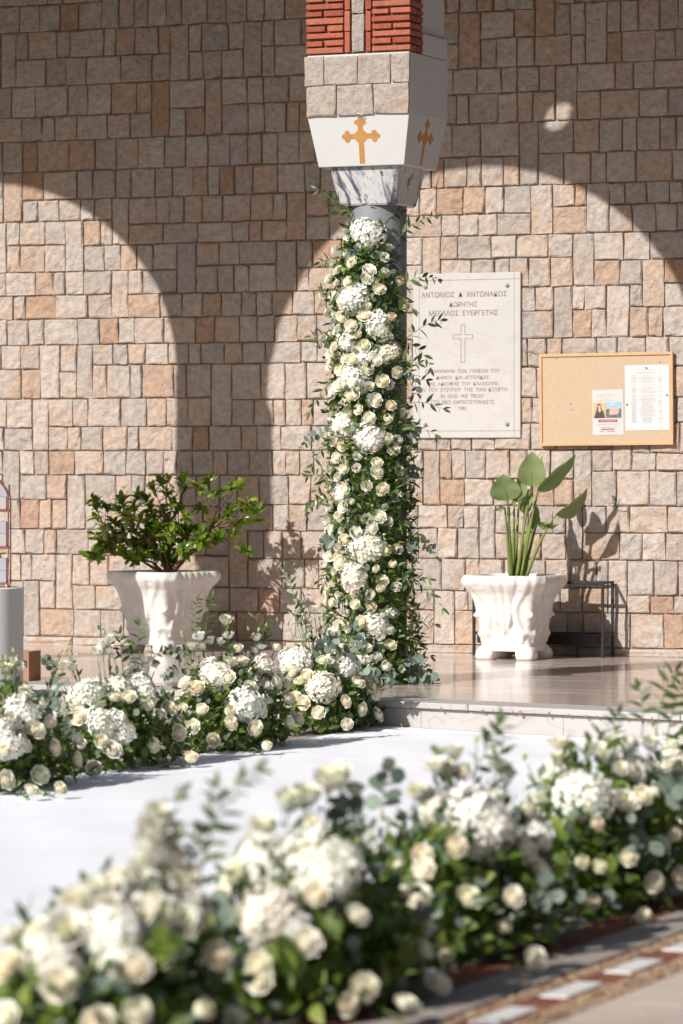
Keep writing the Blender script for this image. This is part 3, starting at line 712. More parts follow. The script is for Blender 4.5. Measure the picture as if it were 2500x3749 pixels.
rect2(t2, 'church_picture_sky', M['printsky'], .445, .275, .93, .62)
poly2(t2, 'tree_print', M['printtree'], [(.445, .62), (.445, .44), (.52, .42), (.60, .45), (.72, .53), (.82, .46), (.93, .41), (.93, .62)], -.0040)
poly2(t2, 'church_print', M['printchurch'], [(.55, .56), (.57, .42), (.585, .37), (.63, .345), (.68, .37), (.70, .42), (.76, .44), (.80, .42), (.80, .36), (.83, .34), (.855, .37), (.86, .50), (.80, .55)], -.0047)
rect2(t2, 'ribbon_print', M['printred'], .19, .66, .80, .715)
me = text_mesh("ΑΝΑΚΟΙΝΩΣΗ", .50 * w2, .028 * h2, 0.0, .01); me.materials.clear(); me.materials.append(M['paper2']); obj('lettering', me, t2, (-.005 * w2, -.0036, h2 / 2 - .688 * h2))
rect2(t2, 'dark_bar_print', M['printgrey'], .27, .865, .70, .885)
b_ = MB(); lines(b_, [(.26, .64, .095), (.16, .75, .14), (.33, .58, .195), (.18, .76, .235), (.12, .86, .765)], w2, h2, .0026); b_.build('printed_lines', M['print'], t2)
me = text_mesh("4 ΑΠΡΙΛΙΟΥ 2026", .56 * w2, .03 * h2, 0.0, .0); me.materials.clear(); me.materials.append(M['print']); obj('lettering', me, t2, (-.01 * w2, -.0034, h2 / 2 - .825 * h2))
b_ = MB(); lines(b_, [(.24, .34, .925), (.36, .40, .925), (.45, .72, .925)], w2, h2, .0028); b_.build('printed_line', M['printred'], t2)
# wire hook above the board and twine caught on the wall
wr = MB(); wr.tube([on_y(x, y, -.04) for x, y in [(1915, 1282), (1928, 1286), (1938, 1284), (1950, 1289), (1972, 1293), (1985, 1297)]], .0025, 5)
tag(wr.build('hanging_wire', M['wire']), 'thin grey wire above the notice board corner', 'wire')
tw = thing('green_twine', 'scrap of green twine tied to a hook on the wall', 'twine', tuple(on_y(2247, 1835, -.03)))
def rel(pts, o): return [Vector(p) - Vector(o.location) for p in pts]
b_ = MB(); b_.tube(rel([on_y(x, y, -.035) for x, y in [(2246, 1822), (2243, 1835), (2250, 1846), (2246, 1860), (2252, 1866)]], tw), .004, 5); b_.tube(rel([on_y(x, y, -.035) for x, y in [(2250, 1848), (2256, 1864), (2270, 1868), (2296, 1871)]], tw), .0022, 5); b_.build('twine', M['twine'], tw)
b_ = MB(); b_.tube(rel([on_y(x, y, -.04) for x, y in [(2240, 1822), (2245, 1815), (2251, 1820), (2249, 1829), (2243, 1827)]], tw), .004, 5); b_.build('hook', M['blackmetal'], tw)

# ================================================================== PLANTERS
def make_planter(name, label, loc, rz):
    t = thing(name, label, 'planter', loc, rz, 'white planters')
    prof = [(.055, .176), (.075, .172), (.11, .163), (.15, .160), (.19, .166), (.25, .178), (.31, .190), (.37, .204), (.42, .222), (.455, .243), (.48, .256), (.505, .262), (.525, .262), (.540, .256)]
    zs = np.linspace(.055, .540, 62); hw = 1.06 * np.interp(zs, [p[0] for p in prof], [p[1] for p in prof]) + .008 * np.exp(-((zs - .25) / .12) ** 2); n = 144
    rings = []
    for z, h in zip(zs, hw):
        ring = []
        for j in range(n):
            q = 2 * math.pi * (j + .5) / n; c, s_ = math.cos(q), math.sin(q); e = 10.0
            r = h / ((abs(c) ** e + abs(s_) ** e) ** (1 / e))
            # acanthus relief: a drooping central leaf, side fronds and corner scrolls on every face
            fa = (q + math.pi / 4) % (math.pi / 2) - math.pi / 4; u = math.tan(fa)            # -1..1 across a face
            zz = (z - .055) / .485
            d = 0.0
            leafw = .20 + .30 * max(0, zz - .30) ** .7
            g_ = abs(u) / leafw
            if zz > .22: d += .014 * (1 if g_ < .9 else max(0, (1.05 - g_) / .15)) * (.55 + .45 * abs(math.cos(u * 15))) * min(1, (zz - .22) * 6)
            d += .010 * math.exp(-((abs(u) - (.55 + .12 * math.sin(zz * 9))) / .10) ** 2) * (1 if zz > .1 else 0)
            d += .012 * math.exp(-((zz - .47) / .035) ** 2) * math.exp(-((abs(u) - .98) / .16) ** 2)
            d += .010 * math.exp(-((zz - .22) / .05) ** 2) * math.exp(-((abs(u) - .75) / .25) ** 2)
            d += .009 * math.exp(-(((u * .7) ** 2 + (zz - .26) ** 2) / .004))
            if zz > .80: d += .006 * abs(math.cos(u * 5.2 + .4)) * (1 - abs(zz - .90) / .12 if abs(zz - .9) < .12 else 0)
            d += .006 * math.exp(-((abs(u) - (.32 + .55 * (zz - .5))) / .05) ** 2) * (1 if .35 < zz < .85 else 0)
            r += 1.7 * d / max(abs(c), abs(s_)) - .010
            ring.append((r * c, r * s_, z))
        rings.append(ring)
    # inner lip
    for (z, h) in [(.541, .262), (.534, .252), (.49, .246)]:
        rings.append([((h / ((abs(math.cos(q)) ** 7 + abs(math.sin(q)) ** 7) ** (1 / 7))) * math.cos(q), (h / ((abs(math.cos(q)) ** 7 + abs(math.sin(q)) ** 7) ** (1 / 7))) * math.sin(q), z) for q in [2 * math.pi * (j + .5) / n for j in range(n)]])
    b_ = MB(); b_.loft(rings, 0, (True, False)); b_.build('planter_body', M['planter'], t, smooth=True)
    for sx in (-1, 1):
        for sy in (-1, 1):
            f = MB(); rg = []
            for (z, h, o_) in [(0, .055, .136), (.012, .062, .138), (.035, .065, .137), (.062, .061, .132), (.085, .049, .125)]:
                rg.append([(sx * o_ + h * math.copysign(abs(math.cos(q)) ** .5, math.cos(q)), sy * o_ + h * math.copysign(abs(math.sin(q)) ** .5, math.sin(q)), z) for q in [2 * math.pi * j / 20 for j in range(20)]])
            f.loft(rg); f.build('foot', M['planter'], t, smooth=True)
    s_ = MB(); ns = 24; vs = []
    for j in range(ns + 1):
        for i in range(ns + 1): vs.append(((i / ns - .5) * .488, (j / ns - .5) * .488, .497 + .012 * random.random() + .012 * math.cos(i / ns * 6 - 3) * math.cos(j / ns * 6 - 3)))
    s_.add(vs, [(j * (ns + 1) + i, j * (ns + 1) + i + 1, (j + 1) * (ns + 1) + i + 1, (j + 1) * (ns + 1) + i) for j in range(ns) for i in range(ns)]); s_.build('soil', M['soil'], t, smooth=True)
    return t
fr_ = on_z(1916, 2418, 0); RPL = Vector((fr_.x - .13, fr_.y + .175, 0))
fl_ = on_z(655, 2386, 0); a17 = math.radians(-17)
LPL = -VH * .28 - RIGHT * .115 + Vector((fl_.x, fl_.y, 0)) - Matrix.Rotation(a17, 3, 'Z') @ Vector((.13, -.175, 0))
pr = make_planter('white_planter', 'white square planter with acanthus relief holding the broad-leaved plant', RPL, 0)
pl_ = make_planter('white_planter', 'white square planter with acanthus relief holding the leafy shrub', LPL, a17); pl_.scale = (1.05, 1.05, 1.0)

# ================================================================== leaf and flower kit
def ribs(xs, ws, droop, fold):
    v = []; f = []
    for x, w_ in zip(xs, ws):
        z = -droop * x * x
        v += [(x, w_, z + fold * w_), (x, 0, z), (x, -w_, z + fold * w_)]
    for i in range(len(xs) - 1):
        a = i * 3; f += [(a, a + 1, a + 4, a + 3), (a + 1, a + 2, a + 5, a + 4)]
    return np.array(v), np.array(f)
T = {'ruscus': ribs([0, .25, .55, .82, 1], [.01, .14, .15, .075, .002], .22, .25), 'euc': ribs([0, .2, .5, .82, 1], [.03, .34, .46, .34, .05], .12, .12),
     'leaf': ribs([0, .22, .5, .8, 1], [.02, .25, .31, .17, .004], .25, .25), 'fern': ribs([0, .5, 1], [.035, .05, .004], .15, .0), 'shrub': ribs([0, .3, .6, .85, 1], [.02, .17, .23, .16, .01], .28, .3)}
class Leaves:
    def __init__(s): s.V = []; s.F = []; s.R = []; s.Mi = []; s.n = 0
    def add(s, kind, pos, d, up, size, rnd, mi):
        pos, d, up = np.atleast_2d(pos).astype(float), np.atleast_2d(d).astype(float), np.atleast_2d(up).astype(float); n = len(pos)
        size = np.broadcast_to(size, n); rnd = np.broadcast_to(rnd, n)
        d = d / np.linalg.norm(d, axis=1, keepdims=True); y = np.cross(up, d); y /= np.linalg.norm(y, axis=1, keepdims=True) + 1e-9; z = np.cross(d, y)
        tv, tf = T[kind]
        P = pos[:, None] + size[:, None, None] * (tv[None, :, :1] * d[:, None] + tv[None, :, 1:2] * y[:, None] + tv[None, :, 2:] * z[:, None])
        k = len(tv); s.V.append(P.reshape(-1, 3)); s.F.append((tf[None] + (np.arange(n) * k)[:, None, None] + s.n).reshape(-1, 4))
        s.R.append(np.repeat(rnd, k)); s.Mi.append(np.full(n * len(tf), mi)); s.n += n * k
    def tube(s, pts, r, mi, sides=4):
        b_ = MB(); b_.tube(pts, r, sides)
        q = [f for f in b_.f if len(f) == 4]
        s.V.append(np.array(b_.v)); s.F.append(np.array(q) + s.n); s.R.append(np.full(b_.n, .6)); s.Mi.append(np.full(len(q), mi)); s.n += b_.n
    def build(s, name, mats, parent, kind=None):
        V = np.concatenate(s.V); F = np.concatenate(s.F)
        if parent is not None: V = V - np.array(parent.location)
        me = bpy.data.meshes.new(name); me.vertices.add(len(V)); me.vertices.foreach_set('co', V.ravel())
        me.loops.add(F.size); me.loops.foreach_set('vertex_index', F.ravel().astype(np.int32)); me.polygons.add(len(F))
        me.polygons.foreach_set('loop_start', np.arange(0, F.size, 4, dtype=np.int32)); me.polygons.foreach_set('loop_total', np.full(len(F), 4, dtype=np.int32))
        for m in mats: me.materials.append(m)
        me.polygons.foreach_set('material_index', np.concatenate(s.Mi).astype(np.int32)); me.polygons.foreach_set('use_smooth', np.ones(len(F), dtype=bool))
        at = me.attributes.new('rnd', 'FLOAT', 'POINT'); at.data.foreach_set('value', np.concatenate(s.R).astype(np.float32))
        me.update(calc_edges=True); o = obj(name, me, parent)
        if kind: o['kind'] = kind
        return o
FOL = [M['leaf'], M['ruscus'], M['euc'], M['fern'], M['stem'], M['bark']]
def unit(n): v = rng.normal(size=(n, 3)); return v / np.linalg.norm(v, axis=1, keepdims=True)

def petal(b_, a0, half, r0, r1, h0, h1, roll, core, cup=1.0, nu=4, nv=4, ruff=0.0, tipw=.55):
    vs = []; cs = []
    for j in range(nv + 1):
        v = j / nv; wv = math.sin(math.pi * min(1, .15 + .62 * v)) if v < .75 else math.sin(math.pi * .615) * (1 - (v - .75) * (1 - tipw) * 2.2)
        for i in range(nu + 1):
            u = i / nu * 2 - 1; q = a0 + u * half * wv
            r = r0 + (r1 - r0) * v ** (1 / cup) + roll * max(0, v - .6) ** 1.3 * 2.2 + ruff * math.sin(u * 5 + a0 * 3) * v * v
            z = h0 + (h1 - h0) * v - abs(u) ** 2 * .10 * (h1 - h0) * v - abs(roll) * max(0, v - .8) * 1.2 + ruff * .6 * math.cos(u * 6 + a0 * 5) * v
            vs.append((r * math.cos(q), r * math.sin(q), z)); cs.append(core)
    k = nu + 1
    b_.add(vs, [(j * k + i, j * k + i + 1, (j + 1) * k + i + 1, (j + 1) * k + i) for j in range(nv) for i in range(nu)], 0, core=cs)
def sepals(b_, r, z, n=5):
    for i in range(n):
        q = 2 * math.pi * i / n; c, s_ = math.cos(q), math.sin(q); p_, t_ = (-s_ * .13 * r, c * .13 * r)
        b_.add([(0, 0, z - .1 * r), (c * r * .4 + p_, s_ * r * .4 + t_, z), (c * r * .85, s_ * r * .85, z + .1 * r), (c * r * .4 - p_, s_ * r * .4 - t_, z)], [(0, 1, 2, 3)], 1)
    b_.tube([(0, 0, z), (0, 0, z - 1.4 * r)], [.10 * r, .06 * r], 5, 1)
def rose_mesh(op, seed, m):
    random.seed(seed); b_ = MB(); b_.at['core'] = []
    layers = [(2, .05, .13, -.1, .66, -.03, .9), (3, .10, .24, -.15, .70, -.06, .75), (3, .16, .36, -.2, .70, -.08, .55), (4, .22, .50, -.25, .67, -.08, .38), (4, .28, .63, -.3, .61, -.05, .2), (5, .32, .78, -.35, .50 + .1 * (1 - op), .05 * op, .08), (5, .34, .96, -.4, .30 + .28 * (1 - op), .14 * op + .02, 0.0)]
    for li, (n, r0, r1, h0, h1, roll, core) in enumerate(layers):
        if li == 6 and op < .35: continue
        r1 = r1 * (.76 + .24 * op) if li > 3 else r1
        for i in range(n):
            petal(b_, 2 * math.pi * (i + .37 * li + random.uniform(-.1, .1)) / n, math.pi / n * 1.5, r0 * .6, r1 * random.uniform(.94, 1.05), h0, h1 * random.uniform(.95, 1.04), roll, core, 1.9, ruff=(.0, .0, .0, .0, .02, .045, .07)[li])
    b_.loft([[(r * math.cos(q), r * math.sin(q), z) for q in [2 * math.pi * j / 10 for j in range(10)]] for r, z in [(.30, -.4), (.58, -.1), (.62, .15), (.52, .38), (.32, .54), (.10, .63)]], 0, core=.5)
    sepals(b_, .8, -.42); return b_.mesh('rose', [m, M['stem']], True)
def lis_mesh(seed, op=1.0):
    random.seed(seed); b_ = MB(); b_.at['core'] = []
    for li, (n, r1, h1, core) in enumerate([(5, .30, .62, .8), (5, .58, .62, .25), (6, .92, .42, 0.0)]):
        for i in range(n): petal(b_, 2 * math.pi * (i + .4 * li) / n, math.pi / n * 1.55, .08, r1 * op * random.uniform(.9, 1.08), -.55, h1 * random.uniform(.85, 1.1), .10, core, 2.0, ruff=.085)
    sepals(b_, .55, -.52); return b_.mesh('lisianthus', [M['lis'], M['stem']], True)
def bud_mesh(seed):
    random.seed(seed); b_ = MB(); b_.at['core'] = []
    b_.loft([[(r * math.cos(q + tw_), r * math.sin(q + tw_), z) for q in [2 * math.pi * j / 8 for j in range(8)]] for r, z, tw_ in [(.12, -.6, 0), (.36, -.3, .1), (.46, .1, .3), (.34, .6, .6), (.12, 1.0, .9), (.02, 1.15, 1.0)]], 0, core=[.0] * 16 + [.3] * 16 + [.8] * 16)
    sepals(b_, .5, -.55, 4); return b_.mesh('bud', [M['bud'], M['stem']], True)
def hyd_mesh(seed):
    random.seed(seed); b_ = MB(); b_.at['core'] = []; n = 125
    b_.loft([[(r * math.cos(q), r * math.sin(q), z) for q in [2 * math.pi * j / 14 for j in range(14)]] for r, z in [(.45, -.5), (.72, -.2), (.80, .1), (.68, .42), (.40, .60), (.12, .66)]], 0, core=.5)
    for i in range(n):
        zf = 1 - 1.66 * (i + .5) / n; ph_ = i * 2.39996 + random.uniform(-.2, .2); rr = math.sqrt(max(0, 1 - zf * zf))
        nrm = Vector((rr * math.cos(ph_), rr * math.sin(ph_), zf)); lump = (.86 + .12 * random.random()) * (1 + .10 * math.sin(2 * ph_ + seed) + .08 * math.sin(3.1 * zf * 2 + seed * 1.7) + .07 * math.cos(3 * ph_ + 2 * zf + seed))
        c = Vector((nrm.x * lump, nrm.y * lump, nrm.z * lump * .82)); nrm = (nrm + Vector((random.uniform(-.32, .32), random.uniform(-.32, .32), random.uniform(-.25, .3)))).normalized()
        a = nrm.orthogonal().normalized(); a = Matrix.Rotation(random.uniform(0, 1.6), 3, nrm) @ a; e = nrm.cross(a); s_ = random.uniform(.19, .25)
        for k in range(4):
            q = k * math.pi / 2; d = a * math.cos(q) + e * math.sin(q); p_ = a * -math.sin(q) + e * math.cos(q); l_ = random.uniform(.02, .10)
            b_.add([c, c + d * s_ * .5 - p_ * s_ * .42 + nrm * .02, c + d * s_ * .98 - p_ * s_ * .22 + nrm * (l_ - .02), c + d * s_ * 1.02 + p_ * s_ * .22 + nrm * l_, c + d * s_ * .5 + p_ * s_ * .42 + nrm * .05],
                   [(0, 1, 2, 3, 4)], 0, core=[.5, .05, 0, 0, .05])
    # dim heart of the head: short green stalks
    for i in range(14):
        d = Vector((random.uniform(-1, 1), random.uniform(-1, 1), random.uniform(-.2, 1))).normalized() * .8; b_.tube([(0, 0, -.7), d], [.05, .02], 4, 1)
    b_.tube([(0, 0, -.6), (0, 0, -1.6)], [.07, .06], 5, 1)
    return b_.mesh('hydrangea', [M['hyd'], M['stem']], False)
ROSES = [rose_mesh(op, 11 + i, M['rosep'] if i % 3 else M['rosew']) for i, op in enumerate([.95, .8, .6, 1.0, .3, .75])]
LISS = [lis_mesh(31 + i, o_) for i, o_ in enumerate([1.0, .85, .7])]
BUDS = [bud_mesh(5)]; HYDS = [hyd_mesh(41 + i) for i in range(4)]
random.seed(99)
GROW = 1.08
def bloom(kind, p, nrm, size, parent):
    me = random.choice({'rose': ROSES, 'lisianthus': LISS, 'bud': BUDS, 'hydrangea': HYDS}[kind])
    o = bpy.data.objects.new(kind, me); COL.objects.link(o); o.parent = parent
    n = Vector(nrm).normalized(); q = n.to_track_quat('Z', 'Y'); o.rotation_mode = 'QUATERNION'
    from mathutils import Quaternion
    o.rotation_quaternion = q @ Quaternion((0, 0, 1), random.uniform(0, 6.28)); o.location = Vector(p) - Vector(parent.location); s_ = size / 2 * GROW
    o.scale = (s_ * random.uniform(.86, 1.1), s_ * random.uniform(.86, 1.1), s_ * random.uniform(.8, 1.1)); return o
def ray_hit(px, py, qf, d0, d1):
    best = None; bq = 1e9
    for i in range(161):
        p = at_depth(px, py, d0 + (d1 - d0) * i / 160); q = qf(p)
        if q <= 1: return p
        if q < bq: bq, best = q, p
    return best
def grad(qf, p, e=.004):
    return Vector([(qf(p + Vector(v) * e) - qf(p - Vector(v) * e)) for v in ((1, 0, 0), (0, 1, 0), (0, 0, 1))]).normalized()
TOCAM = -VIEW; TOSUN = -LD
def facing(n, k=.45): return (Vector(n) + TOCAM * k + Vector((0, 0, .25)) + Vector(unit(1)[0]) * .5).normalized()

def sprig(base, tip, kind, parent, n=9, size=.05, bend=None, name='leaf_sprig'):
    base, tip = Vector(base), Vector(tip); L = (tip - base).length; size *= 1.22 if parent is gar else 1.0; Lv = Leaves()
    bend = Vector(bend) if bend is not None else Vector((random.uniform(-.2, .2), random.uniform(-.2, .2), .25)) * L
    cur = [base.lerp(tip, t) + bend * (4 * t * (1 - t)) * .5 for t in [i / 10 for i in range(11)]]
    mi = {'ruscus': 1, 'euc': 2, 'leaf': 0}[kind]; Lv.tube(cur, [.0022 - .0014 * i / 10 for i in range(11)], 4 if kind != 'euc' else 5)
    for i in range(n):
        t = .18 + .82 * i / (n - 1); f = t * 10; k = min(int(f), 9); p = cur[k].lerp(cur[k + 1], f - k); ax = (cur[k + 1] - cur[k]).normalized()
        for sd_ in ((-1, 1) if kind == 'euc' else ((-1,) if i % 2 else (1,))):
            out = ax.cross(Vector(unit(1)[0])).normalized(); sdv = ax.cross(TOCAM).normalized() * sd_
            d = (ax * (.55 if kind != 'euc' else .25) + sdv * .8 + out * .5 + Vector((0, 0, -.1))).normalized()
            up = (TOCAM * .5 + Vector(unit(1)[0]) + Vector((0, 0, .6))).normalized()
            Lv.add(kind, [p], [d], [up], size * random.uniform(.75, 1.2) * (1.15 - .45 * t), random.random(), mi)
    if kind != 'euc': Lv.add(kind, [cur[-1]], [(cur[-1] - cur[-2]).normalized()], [TOCAM], size * .8, random.random(), mi)
    return Lv.build(name, FOL, parent)

# ================================================================== FLOWER GARLAND ON THE COLUMN
gar = thing('flower_garland', 'tall garland of white hydrangeas and cream roses climbing the grey column', 'flower garland', (PX, PY, 0))
GCX = Vector((PX, PY, 0)) + RIGHT * -.05 - VH * .07
def gprof(z): return float(np.interp(z, [-.1, .05, .35, .8, 1.6, 2.05, 2.35, 2.6, 2.75], [1.30, 1.22, 1.08, 1.0, .98, .96, .80, .55, .35]))
def gq(p):
    r = p - GCX; a = .235 * gprof(p.z); b = .235 * gprof(p.z)
    return (r.dot(RIGHT) / a) ** 2 + (r.dot(VH) / b) ** 2
def garp(px, py): return ray_hit(px, py, gq, 21.2, 22.6)
def put(kind, px, py, size, qf, hit, parent, sink=.0, k=.45):
    p = hit(px, py); n = grad(qf, p); bloom(kind, p - n * sink, facing(n, k), size, parent); return p
gb = []
for (x, y, s_) in [(1345, 850, .18), (1283, 1090, .175), (1390, 1190, .155), (1262, 1245, .13), (1430, 1290, .13), (1285, 1385, .185), (1248, 1555, .15), (1352, 1600, .165), (1345, 2005, .18), (1290, 2115, .18), (1378, 2285, .155), (1240, 1812, .12), (1300, 2440, .16), (1340, 1305, .12), (1440, 2245, .09), (1400, 1690, .0)]:
    if s_: gb.append(put('hydrangea', x, y, s_, gq, garp, gar, .03))
zr = [(500, 680), (360, 765), (460, 865), (655, 760), (800, 780), (750, 940), (980, 1095), (400, 1200), (490, 1280), (620, 1195), (860, 1205), (295, 1380), (610, 1480), (880, 1540), (500, 1615), (295, 1650), (640, 1705), (915, 1730), (785, 1815), (320, 1915), (520, 1950), (465, 1975), (715, 2000), (280, 840), (265, 1160), (940, 860), (440, 1600), (720, 1620)]
gr_ = [(1100 + x / 2.613, 700 + y / 2.613) for x, y in zr]
zr7 = [(540, 70), (680, 75), (800, 30), (725, 315), (330, 285), (600, 415), (595, 485), (640, 620), (345, 460), (335, 765), (560, 925), (435, 965), (350, 1020), (250, 940), (230, 1130), (315, 1200), (210, 1230), (670, 1105), (720, 1210), (585, 1250), (640, 1340), (620, 1400), (255, 1515), (430, 1520), (550, 1540), (300, 1690), (700, 1840), (670, 2000), (230, 610), (300, 1150), (480, 1660)]
gr_ += [(1100 + x / 2.138, 1500 + y / 2.138) for x, y in zr7]
for (x, y) in gr_: gb.append(put('rose', x, y, random.uniform(.064, .082), gq, garp, gar, .0))
zl = [(840, 545), (800, 630), (335, 560), (440, 590), (290, 700), (705, 860), (640, 840), (640, 1110), (330, 1165), (210, 990), (470, 410), (360, 1330), (520, 1520), (300, 1560), (840, 1850)]
gl = [(1100 + x / 2.613, 700 + y / 2.613) for x, y in zl]
zl7 = [(750, 235), (270, 255), (440, 365), (770, 470), (805, 540), (520, 600), (300, 830), (325, 945), (300, 1085), (350, 1590), (180, 1390), (540, 1450), (570, 1960), (425, 1850), (520, 1860), (790, 2030), (860, 2000), (860, 2110), (740, 2165), (530, 2060), (690, 880), (820, 680), (745, 670), (240, 460), (160, 720), (520, 850), (380, 30), (250, 50), (300, 1450), (220, 860), (470, 1790), (250, 1750)]
gl += [(1100 + x / 2.138, 1500 + y / 2.138) for x, y in zl7]
for (x, y) in gl: gb.append(put('lisianthus', x, y, random.uniform(.058, .078), gq, garp, gar, .0))
for (x, y) in [(1265, 762), (1430, 810), (1228, 876), (1193, 952), (1396, 892), (1330, 1040), (1345, 1060), (1230, 1170), (1195, 1310), (1180, 1890), (1340, 1680), (1295, 1640), (1440, 1405), (1188, 2190), (1480, 2150)]:
    gb.append(put('bud', x, y, random.uniform(.028, .04), gq, garp, gar, .0, .1))
xtra = 0
for i in range(900):
    if xtra > 78: break
    z_ = random.uniform(.05, 2.35); th_ = math.radians(random.uniform(-105, 42)); pf = gprof(z_)
    o_ = RIGHT * (math.sin(th_) * .235 * pf) - VH * (math.cos(th_) * .235 * pf); p = Vector((GCX.x, GCX.y, z_)) + o_
    if min((p - q_).length for q_ in gb) < .062: continue
    gb.append(p); n = grad(gq, p); k_ = random.choice(['rose', 'lisianthus', 'lisianthus', 'rose', 'bud']); bloom(k_, p, facing(n, .3), random.uniform(.055, .075) if k_ != 'bud' else .035, gar); xtra += 1
def scatter_col(n, kind, mi, s0, s1, z0=0.0, z1=2.62, lo=-125, hi=74, r0=.72, r1=1.06, Lv=None):
    z = rng.uniform(z0, z1, n); th = np.radians(rng.uniform(lo, hi, n)); rr = rng.uniform(r0, r1, n); pr_ = np.array([gprof(q) for q in z])
    o = np.array(RIGHT)[None] * (np.sin(th) * rr * .235 * pr_)[:, None] - np.array(VH)[None] * (np.cos(th) * rr * .235 * pr_)[:, None]
    pos = np.array(GCX)[None] + o; pos[:, 2] = z; nrm = o / np.linalg.norm(o, axis=1, keepdims=True)
    d = nrm * .55 + unit(n) * .8 + np.array([0, 0, .1]); up = nrm + unit(n) * .5 + np.array([0, 0, .4])
    Lv.add(kind, pos, d, up, rng.uniform(s0, s1, n), rng.random(n), mi)
Lv = Leaves()
scatter_col(1700, 'leaf', 0, .035, .062, Lv=Lv, r0=.45, r1=.93); scatter_col(1700, 'ruscus', 1, .04, .068, Lv=Lv, r1=1.05); scatter_col(420, 'ruscus', 1, .045, .07, 0, 1.5, 35, 110, .85, 1.15, Lv); scatter_col(400, 'leaf', 0, .03, .05, 0, 1.6, 20, 100, .7, 1.05, Lv); scatter_col(230, 'euc', 2, .028, .045, Lv=Lv, r0=.8)
for (z0, z1, n, lo, hi) in [(.3, 1.3, 3200, -5, 85), (1.5, 2.3, 900, -60, 60), (.9, 1.35, 1200, -40, 60)]: scatter_col(n, 'fern', 3, .018, .034, z0, z1, lo, hi, .8, 1.12, Lv)
for i in range(60):                                                    # leaf clusters spilling at the foot
    q = rng.uniform(0, 6.28); c_ = GCX + Vector((math.cos(q), math.sin(q), 0)) * random.uniform(.1, .34)
    Lv.add('euc' if i % 3 else 'leaf', [(c_.x, c_.y, random.uniform(.01, .14))] * 6, unit(6), unit(6) + np.array([0, 0, .8]), rng.uniform(.035, .06, 6), rng.random(6), 2 if i % 3 else 0)
Lv.build('foliage', FOL, gar, 'stuff')
def gspr(a_, b_, kind, n=9, size=.05, dz=0.0):
    A = garp(*a_); dA = (A - CAM).dot(VIEW); B = at_depth(*b_, dA + random.uniform(-.06, .08) + dz); sprig(A, B, kind, gar, n, size)
for a_, b_, kd, n, s_ in [((1265, 830), (1160, 690), 'ruscus', 13, .05), ((1280, 800), (1215, 715), 'ruscus', 9, .045), ((1390, 800), (1402, 722), 'ruscus', 9, .06), ((1400, 830), (1465, 775), 'ruscus', 7, .055), ((1290, 800), (1262, 745), 'ruscus', 6, .05),
        ((1440, 900), (1590, 792), 'ruscus', 11, .05), ((1440, 1060), (1603, 1022), 'ruscus', 11, .055), ((1450, 1080), (1508, 1130), 'ruscus', 6, .06), ((1460, 1260), (1612, 1172), 'ruscus', 9, .065), ((1470, 1250), (1575, 1345), 'ruscus', 9, .06), ((1450, 1330), (1530, 1330), 'ruscus', 8, .055),
        ((1460, 1490), (1622, 1497), 'ruscus', 10, .055), ((1460, 1560), (1592, 1590), 'ruscus', 9, .055), ((1470, 1440), (1560, 1390), 'ruscus', 7, .05), ((1450, 2080), (1622, 2225), 'ruscus', 13, .06), ((1450, 1900), (1595, 2035), 'ruscus', 11, .055), ((1460, 2280), (1575, 2400), 'ruscus', 10, .055), ((1460, 2300), (1590, 2285), 'ruscus', 10, .055), ((1440, 2160), (1570, 2120), 'ruscus', 9, .05), ((1470, 2350), (1570, 2450), 'ruscus', 9, .05),
        ((1215, 1400), (1135, 1510), 'ruscus', 9, .055), ((1210, 1700), (1128, 1895), 'ruscus', 12, .05), ((1215, 1830), (1135, 1850), 'ruscus', 8, .05), ((1230, 1600), (1128, 1740), 'ruscus', 9, .05), ((1225, 960), (1172, 960), 'ruscus', 7, .05), ((1225, 1130), (1182, 1060), 'ruscus', 7, .05), ((1230, 1250), (1140, 1230), 'ruscus', 8, .05), ((1220, 1780), (1140, 1730), 'ruscus', 8, .05), ((1225, 2080), (1180, 2150), 'ruscus', 8, .05),
        ((1220, 1260), (1160, 1270), 'euc', 6, .034), ((1230, 1580), (1108, 1640), 'euc', 7, .036), ((1480, 1340), (1525, 1440), 'euc', 6, .045), ((1470, 1600), (1535, 1585), 'euc', 6, .04), ((1470, 1990), (1578, 2005), 'euc', 7, .042), ((1480, 1740), (1540, 1730), 'euc', 5, .04), ((1470, 2420), (1590, 2505), 'euc', 8, .052), ((1480, 2460), (1560, 2515), 'euc', 7, .055), ((1240, 1980), (1165, 2005), 'euc', 6, .045), ((1290, 2330), (1405, 2365), 'euc', 8, .05), ((1280, 2310), (1360, 2340), 'euc', 7, .05), ((1330, 1180), (1330, 1195), 'euc', 3, .05)]:
    gspr(a_, b_, kd, n, s_)

